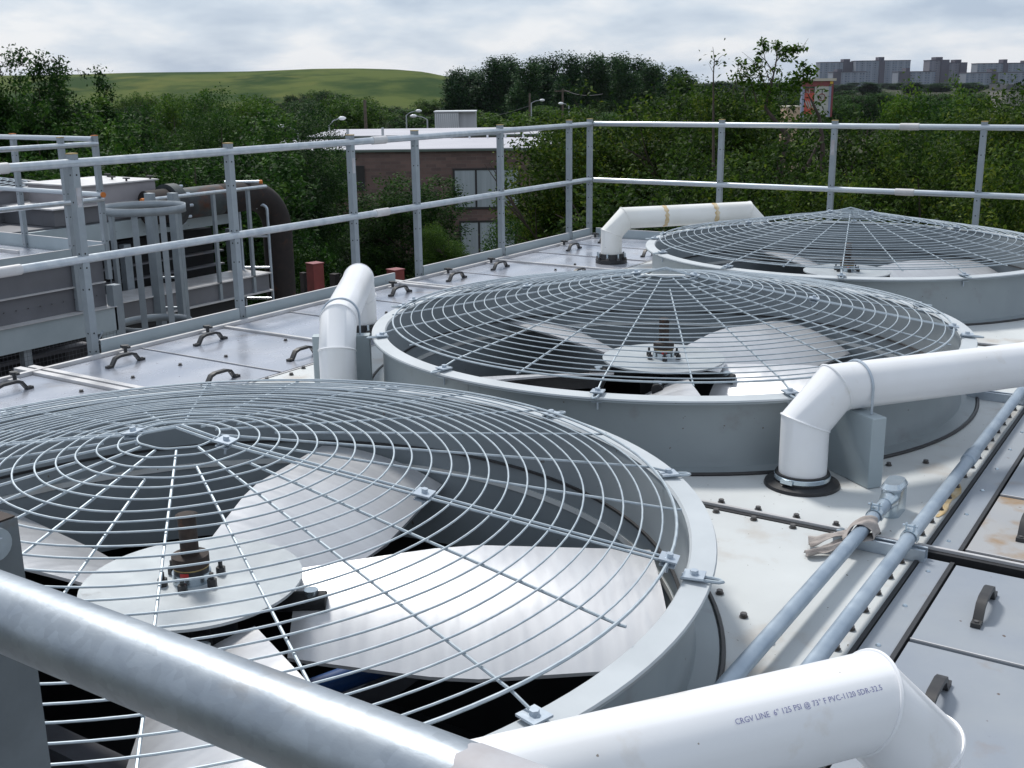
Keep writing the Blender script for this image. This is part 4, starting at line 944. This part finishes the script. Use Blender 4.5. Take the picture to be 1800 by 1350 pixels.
# ------------------------------------------------------------------ trees
def make_crown(name, nleaf, ncl, leaf, mat, shape='round', seed=0, clr=.12, holes=0.0, asp=1.6):
    """crown inside a unit-ish volume: x,y in about [-.5,.5], z in [0,1]; leaf-sized quads in clumps"""
    g = np.random.default_rng(seed)
    if shape == 'round':
        nl = 11; lc = np.stack([g.uniform(-.27, .27, nl), g.uniform(-.27, .27, nl), g.uniform(.30, .84, nl)], 1); lr = g.uniform(.13, .24, nl)
        lc[0] = (0, 0, .55); lr[0] = .30
    elif shape == 'tall':
        nl = 12; lc = np.stack([g.uniform(-.13, .13, nl), g.uniform(-.13, .13, nl), np.linspace(.15, .93, nl)], 1); lr = np.linspace(.20, .07, nl)
    elif shape == 'spiky':
        nl = 34; lc = np.zeros((nl, 3)); lr = np.zeros(nl); lc[0] = (0, 0, .35); lr[0] = .40; lc[1] = (.1, .1, .6); lr[1] = .25; lc[2] = (-.15, -.05, .58); lr[2] = .22
        sx = g.uniform(-.3, .3, 6); sy_2 = g.uniform(-.3, .3, 6); tp = g.uniform(.82, .99, 6); tp[0] = .99; q = 3
        for a in range(6):
            for b_ in range(5):
                if q < nl: lc[q] = (sx[a]*(1+.1*b_), sy_2[a]*(1+.1*b_), tp[a]-.075*(4-b_)); lr[q] = (.085, .065, .05, .035, .022)[b_]; q += 1
    elif shape == 'bush':
        nl = 12; lc = np.stack([g.uniform(-.36, .36, nl), g.uniform(-.36, .36, nl), g.uniform(.12, .80, nl)], 1); lr = g.uniform(.14, .24, nl)
        lc[0] = (0, 0, .4); lr[0] = .4
    pts = []
    # clusters near lobe surfaces
    w_ = lr**2/np.sum(lr**2)
    k = g.choice(nl, ncl, p=w_); d_ = g.normal(size=(ncl, 3)); d_ /= np.linalg.norm(d_, axis=1)[:, None]
    rad = lr[k]*(1-np.abs(g.normal(0, .28, ncl))); c = lc[k]+d_*rad[:, None]
    # spikes upward
    sp_ = g.random(ncl) < .12; c[sp_, 2] += g.uniform(0, .07, sp_.sum())
    c = c[c[:, 2] > .02]
    if holes:
        keep = np.array([noise.noise(Vector((p[0]*6, p[1]*6, p[2]*6+seed))) > -.5+holes for p in c]); c = c[keep]
    n_ = nleaf; kk = g.integers(0, len(c), n_)
    cr_ = clr*leafscale_cl
    p = c[kk]+g.normal(0, cr_, (n_, 3))*np.array([1, 1, .8/asp])
    return write_leaves(name, p, leaf, mat, g, asp)
leafscale_cl = .28
def write_leaves(name, p, leaf, mat, g, asp=1.0):
    n_ = len(p)
    nr = g.normal(size=(n_, 3)); nr[:, 2] = np.abs(nr[:, 2])+.35; nr /= np.linalg.norm(nr, axis=1)[:, None]
    a = np.cross(nr, g.normal(size=(n_, 3))); a /= np.linalg.norm(a, axis=1)[:, None]; b_ = np.cross(nr, a)
    s_ = leaf*g.uniform(.6, 1.35, n_)[:, None]
    v = np.empty((n_, 4, 3)); v[:, 0] = p-a*s_; v[:, 1] = p+b_*s_*.5-a*s_*.1; v[:, 2] = p+a*s_; v[:, 3] = p-b_*s_*.5-a*s_*.1
    v[:, 2, 2] -= s_[:, 0]*.35
    v[:, :, 2] = p[:, None, 2]+(v[:, :, 2]-p[:, None, 2])/asp
    me = bpy.data.meshes.new(name); me.vertices.add(n_*4); me.vertices.foreach_set('co', v.reshape(-1).astype(np.float32))
    me.loops.add(n_*4); me.loops.foreach_set('vertex_index', np.arange(n_*4, dtype=np.int32)); me.polygons.add(n_)
    me.polygons.foreach_set('loop_start', np.arange(0, n_*4, 4, dtype=np.int32)); me.materials.append(mat); me.update(); me.validate()
    return me
def make_trunk(name, seed, spread=.30, h=.85, nb=9, thick=.018, mat=None, reach=1.0):
    g = random.Random(seed); m = MB()
    m.tube([(0, 0, -.25), (g.uniform(-.01, .01), 0, .1), (g.uniform(-.03, .03), g.uniform(-.03, .03), .45), (g.uniform(-.05, .05), g.uniform(-.05, .05), h)], [thick, thick*.85, thick*.55, thick*.12], mat or MT['bark'], 7)
    for k in range(nb):
        a = g.uniform(0, 2*math.pi); z0 = g.uniform(.08, .6); l_ = spread*g.uniform(.7, 1.25)*reach
        p0 = Vector((0, 0, z0)); p1 = p0+Vector((math.cos(a)*l_*.45, math.sin(a)*l_*.45, .10)); p2 = p0+Vector((math.cos(a)*l_, math.sin(a)*l_, g.uniform(.18, .34)))
        m.tube([p0, p1, p2], [thick*.42, thick*.28, thick*.07], MT['bark'], 5)
        for q in range(4):
            f = g.uniform(.3, .95); s0 = p1*(1-f)+p2*f; a2 = a+g.uniform(-1.2, 1.2); s1 = s0+Vector((math.cos(a2)*.12, math.sin(a2)*.12, g.uniform(.02, .14))); m.tube([s0, s1], [thick*.18, thick*.04], MT['bark'], 4)
    o = m.build(name, None); me = o.data; bpy.data.objects.remove(o); return me
CR = {
 'olive0': make_crown('crown', 95000, 2300, .0082, MT['leaf_olive'], 'bush', 1, .10, .10, 1.6),
 'olive1': make_crown('crown', 95000, 2300, .0082, MT['leaf_olive'], 'round', 2, .10, .10, 1.6),
 'green0': make_crown('crown', 90000, 2200, .0082, MT['leaf_green'], 'bush', 3, .10, .08, 1.6),
 'green1': make_crown('crown', 80000, 2000, .0085, MT['leaf_lime'], 'round', 4, .10, .1, 1.6),
 'dark0': make_crown('crown', 42000, 1100, .0125, MT['leaf_dark'], 'bush', 5, .12, .05, 1.6),
 'dark1': make_crown('crown', 60000, 1500, .0140, MT['leaf_dark'], 'spiky', 6, .11, .0, 2.2),
 'far0': make_crown('crown', 20000, 520, .024, MT['leaf_far'], 'tall', 7, .22, .0, 1.8),
 'far1': make_crown('crown', 18000, 500, .021, MT['leaf_green'], 'bush', 8, .16, .0, 1.4),
 'far2': make_crown('crown', 18000, 500, .021, MT['leaf_lime'], 'bush', 9, .16, .0, 1.4),
}
TRK = {'b0': make_trunk('trunk', 1), 'b1': make_trunk('trunk', 2, .34, .9, 12), 't0': make_trunk('trunk', 3, .12, .9, 8, .014)}
def tree(px, top, dep, wpx, kind, lb, grp=None, name='tree', cat='tree', trunk='b0', base=None, zfrac=.0):
    q = at(px, top, dep); H = q.z-GZ; base = Vector((q.x, q.y, GZ)); t = thing(name, lb, cat, base, grp)
    low = .20*H if base is None else 0
    wd = wpx*dep/F_PX
    c = bpy.data.objects.new('crown', CR[kind]); COL.objects.link(c); c.parent = t; c.location = (0, 0, H*zfrac); c.scale = (wd, wd, H*(1-zfrac)); c.rotation_euler = (0, 0, random.uniform(0, 6.28))
    k = bpy.data.objects.new('trunk', TRK[trunk]); COL.objects.link(k); k.parent = t; k.location = (0, 0, H*zfrac); k.scale = (wd, wd, H*(1-zfrac)); k.rotation_euler = (0, 0, random.uniform(0, 6.28)); return t
TG = 'olive leaved trees behind the back guardrail'
near = [ # px, top row, depth, width px, kind
 (1085, 172, 25, 330, 'olive1', 'olive tree just right of the guardrail corner'),
 (1190, 128, 27, 330, 'olive0', 'olive tree reaching the dark poplars, above the glue banded pipe'),
 (1290, 126, 24, 320, 'olive1', 'olive tree directly left of the bare branched tree'),
 (1395, 196, 22, 300, 'olive0', 'lower olive tree below the pylon sign'),
 (1545, 146, 27, 330, 'green0', 'round green tree before the wide apartment block'),
 (1480, 205, 21, 320, 'olive0', 'low olive tree at the third back post'),
 (1645, 150, 29, 210, 'green1', 'light green bushy tree before the brown towers'),
 (1735, 158, 24, 330, 'olive1', 'olive tree behind the right end of the rail'),
 (1650, 215, 20, 330, 'olive0', 'low dark olive tree behind the rail sleeve'),
 (1820, 148, 26, 330, 'olive0', 'olive tree cut by the right edge of the photo'),
 (1180, 260, 19, 380, 'olive0', 'low olive tree behind the white glue banded pipe'),
 (1350, 270, 18, 380, 'olive1', 'low olive tree at the second back post'),
 (1830, 250, 18, 360, 'olive1', 'low olive tree under the right edge of the rail'),
]
for (a_, b_, c_, d_, k_, l_) in near: tree(a_, b_, c_, d_*1.55, k_, l_, grp=TG, zfrac=.05, trunk='b1')
tree(985, 232, 36, 270, 'green0', 'leafy green tree covering the right end of the brick building', zfrac=.0)
tree(1035, 208, 33, 220, 'green1', 'light green tree at the guardrail corner')
tree(980, 330, 26, 200, 'olive1', 'low olive bush left of the corner post')
tree(700, 285, 54, 235, 'dark0', 'dark bushy tree in front of the brick wall', zfrac=.0)
tree(790, 395, 50, 130, 'green1', 'small bright green tree left of the lower windows')
tree(640, 330, 56, 130, 'dark0', 'darker bush left of the dark tree at the brick wall')
tree(545, 243, 60, 150, 'dark0', 'dark tree overlapping the left end of the brick wall', zfrac=.12)
tree(560, 410, 48, 80, 'dark0', 'low dark bush at the building entrance')
LG = 'dark trees behind the left towers'
for (px, top, dep, wd, kd, lb) in (
 (-40, 92, 42, 190, 'dark1', 'spiky dark tree cut by the left edge'), (15, 94, 40, 130, 'dark1', 'spiky dark tree with the highest top at the left edge'),
 (62, 97, 41, 120, 'dark1', 'second spiky dark tree from the left edge'), (108, 108, 42, 130, 'dark1', 'third spiky dark tree from the left edge'), (150, 124, 44, 120, 'dark1', 'shortest of the spiky dark trees'),
 (60, 160, 38, 260, 'dark0', 'dark bushy tree below the spiky trees'), (-10, 120, 45, 150, 'dark0', 'dark tree filling the gap behind the spiky trees'), (90, 128, 46, 140, 'dark0', 'dark tree behind the second and third spiky trees'), (215, 160, 44, 220, 'dark0', 'dark tree above the left corner post'), (300, 140, 48, 190, 'green0', 'green tree with two small crests under the hill'),
 (380, 158, 46, 220, 'dark0', 'dark tree above the second left post'), (455, 172, 50, 200, 'green0', 'green tree left of the first street lamp'), (150, 215, 34, 280, 'dark0', 'low dark tree behind the left rails'),
 (330, 215, 36, 300, 'dark0', 'low dark tree behind the rusty pipe'), (470, 225, 52, 180, 'dark0', 'dark tree beside the elbow of the rusty pipe'), (415, 250, 40, 200, 'dark0', 'lowest dark tree right of the valve box'), (-60, 190, 36, 280, 'dark0', 'dark tree outside the left rails')):
    tree(px, top, dep, wd*(1.35 if kd != 'dark1' else 1.9), kd, lb, LG, trunk='t0' if kd == 'dark1' else 'b0')
# belts beyond the roofs
g_ = random.Random(4)
for k in range(56):
    px = 430+g_.uniform(0, 640); dp = g_.uniform(120, 330); row = np.interp(px, [430, 560, 650, 760, 900, 1070], [168, 158, 172, 182, 190, 176])+g_.uniform(-6, 12)-(dp-220)*.03
    if k < 5: px, row, dp = [(570, 143, 300), (590, 150, 280), (525, 150, 290), (755, 172, 260), (715, 178, 240)][k]
    tree(px, row, dp, g_.uniform(70, 110)*200/dp*1.05, g_.choice(['far1', 'far2', 'far1']), 'round green tree of the wooded belt beyond the roofs', 'trees of the wooded belt')
for k in range(34):
    px = 150+g_.uniform(0, 330); dp = g_.uniform(90, 200); row = np.interp(px, [150, 300, 480], [160, 152, 162])+g_.uniform(-3, 14)
    tree(px, row, dp, g_.uniform(80, 120)*130/dp, g_.choice(['far1', 'far2', 'far1']), 'green tree at the foot of the grassy hill', 'trees at the foot of the hill')
prow = [(800, 122), (822, 128), (838, 122), (862, 108), (880, 102), (902, 100), (925, 110), (948, 103), (975, 97), (1000, 95), (1028, 101), (1052, 96), (1075, 100), (1098, 97), (1120, 102), (1140, 112), (1160, 116), (1182, 122), (1205, 132)]
ORD = 'first second third fourth fifth sixth seventh eighth ninth tenth eleventh twelfth thirteenth fourteenth fifteenth sixteenth seventeenth eighteenth nineteenth'.split()
for i_, (px, row) in enumerate(prow): tree(px, row-2, g_.uniform(200, 240), g_.uniform(92, 120), 'far0', ORD[i_]+' tall dark poplar from the left in the skyline row', 'poplar row on the skyline', trunk='t0')
for k in range(40):
    px = 1050+k*21+g_.uniform(-15, 15); tree(px, 154+g_.uniform(-8, 8), g_.uniform(160, 380), g_.uniform(70, 95), 'far1', 'distant round tree on the right horizon', 'distant trees on the right horizon')
for k in range(46):
    px = 960+k*20+g_.uniform(-8, 8); dp = g_.uniform(650, 1150); tree(px, (147-(k/46)*6 if px < 1440 else 147)+g_.uniform(-3, 2), dp, g_.uniform(60, 80), 'far0', 'far off tree below the apartment blocks', 'far off trees below the apartment blocks')
tree(600, 226, 100, 75, 'far2', 'pale flowering bush behind the street lamps')

# sparse sapling with bare branches rising above the others
def sparse_tree():
    dep = 21; base = at(1372, 300, dep); base.z = GZ; t = thing('tree', 'thin tree with sparse tufts of leaves rising above the skyline', 'tree', base)
    def P(px, row, dd=0): return at(px, row, dep+dd)
    limbs = [([P(1345, 420), P(1372, 300), P(1385, 240), P(1345, 190)], [.08, .06, .05, .035]), ([P(1345, 190), P(1352, 165), P(1360, 130), P(1366, 100), P(1362, 80)], [.03, .024, .018, .012, .006]),
             ([P(1360, 128), P(1345, 105), P(1340, 78)], [.012, .008, .005]), ([P(1363, 110), P(1378, 92), P(1395, 88), P(1410, 86)], [.012, .008, .006, .004]),
             ([P(1352, 165), P(1336, 130), P(1330, 112)], [.013, .009, .004]), ([P(1356, 148), P(1345, 120), P(1335, 110)], [.01, .007, .003]),
             ([P(1445, 420), P(1446, 250), P(1440, 205), P(1428, 180), P(1420, 165)], [.07, .045, .032, .02, .008]), ([P(1445, 240), P(1420, 290), P(1380, 330)], [.03, .035, .04]),
             ([P(1254, 300), P(1254, 130), P(1256, 105), P(1253, 82)], [.03, .012, .008, .003]), ([P(1255, 118), P(1264, 102), P(1270, 97)], [.006, .004, .002]), ([P(1254, 128), P(1246, 112)], [.005, .002]),
             ([P(1290, 160), P(1297, 120), P(1300, 108)], [.008, .005, .002]), ([P(1310, 180), P(1305, 140), P(1297, 118)], [.01, .006, .003]), ([P(1330, 180), P(1322, 150), P(1308, 128)], [.012, .008, .003])]
    m = MB()
    for pts, rs in limbs: m.tube(pts, rs, MT['bark'], 6)
    g = random.Random(11)
    for k in range(40):
        pts, rs = g.choice(limbs[:6]); i = g.randrange(1, len(pts)); f = g.random(); s0 = pts[i-1].lerp(pts[i], f); s1 = s0+Vector((g.uniform(-.25, .25), g.uniform(-.25, .25), g.uniform(0, .22))); m.tube([s0, s1], [.005, .002], MT['bark'], 4)
    m.build('trunk', t)
    tufts = [(1341, 74, 9, 200), (1346, 84, 10, 200), (1338, 92, 7, 90), (1366, 78, 9, 160), (1372, 86, 11, 240), (1384, 88, 11, 260), (1396, 88, 10, 220), (1408, 86, 9, 200), (1378, 100, 12, 160), (1390, 100, 10, 100), (1366, 122, 8, 70),
             (1333, 106, 8, 150), (1330, 120, 9, 170), (1322, 128, 9, 140), (1336, 134, 9, 100), (1304, 110, 9, 170), (1308, 122, 10, 190), (1298, 134, 10, 200), (1372, 140, 10, 60), (1408, 112, 8, 110), (1420, 118, 9, 160), (1428, 124, 8, 150), (1410, 128, 13, 300), (1395, 138, 14, 300), (1418, 138, 13, 300), (1378, 150, 13, 280), (1360, 160, 13, 260), (1342, 160, 14, 360), (1325, 150, 13, 320), (1350, 178, 14, 380), (1312, 142, 12, 300), (1400, 150, 10, 200), (1392, 160, 10, 150)]
    ps = []; g2 = np.random.default_rng(5)
    for (px, row, sdp, n_) in tufts:
        n_ = int(n_*.24)+4; c = P(px, row); ps.append(g2.normal(size=(n_, 3))*(sdp*dep/F_PX*.55)*np.array([1, 1, .8])+np.array(c-base))
    me = write_leaves('crown', np.concatenate(ps), .042, MT['leaf_lime'], g2); c = bpy.data.objects.new('crown', me); COL.objects.link(c); c.parent = t
sparse_tree()

# ------------------------------------------------------------------ air
hm = bpy.data.materials.new('haze_air'); hm.use_nodes = True; t_ = hm.node_tree; t_.nodes.clear()
ho_ = t_.nodes.new('ShaderNodeOutputMaterial'); hv = t_.nodes.new('ShaderNodeVolumePrincipled'); hv.inputs['Color'].default_value = (.80, .88, 1, 1); hv.inputs['Density'].default_value = .00003; hv.inputs['Anisotropy'].default_value = .3
t_.links.new(hv.outputs[0], ho_.inputs['Volume'])
b = MB(); b.box((-2700, -1600, GZ-1.5), (2700, 3700, 60), hm); b.build('haze', kind='stuff')
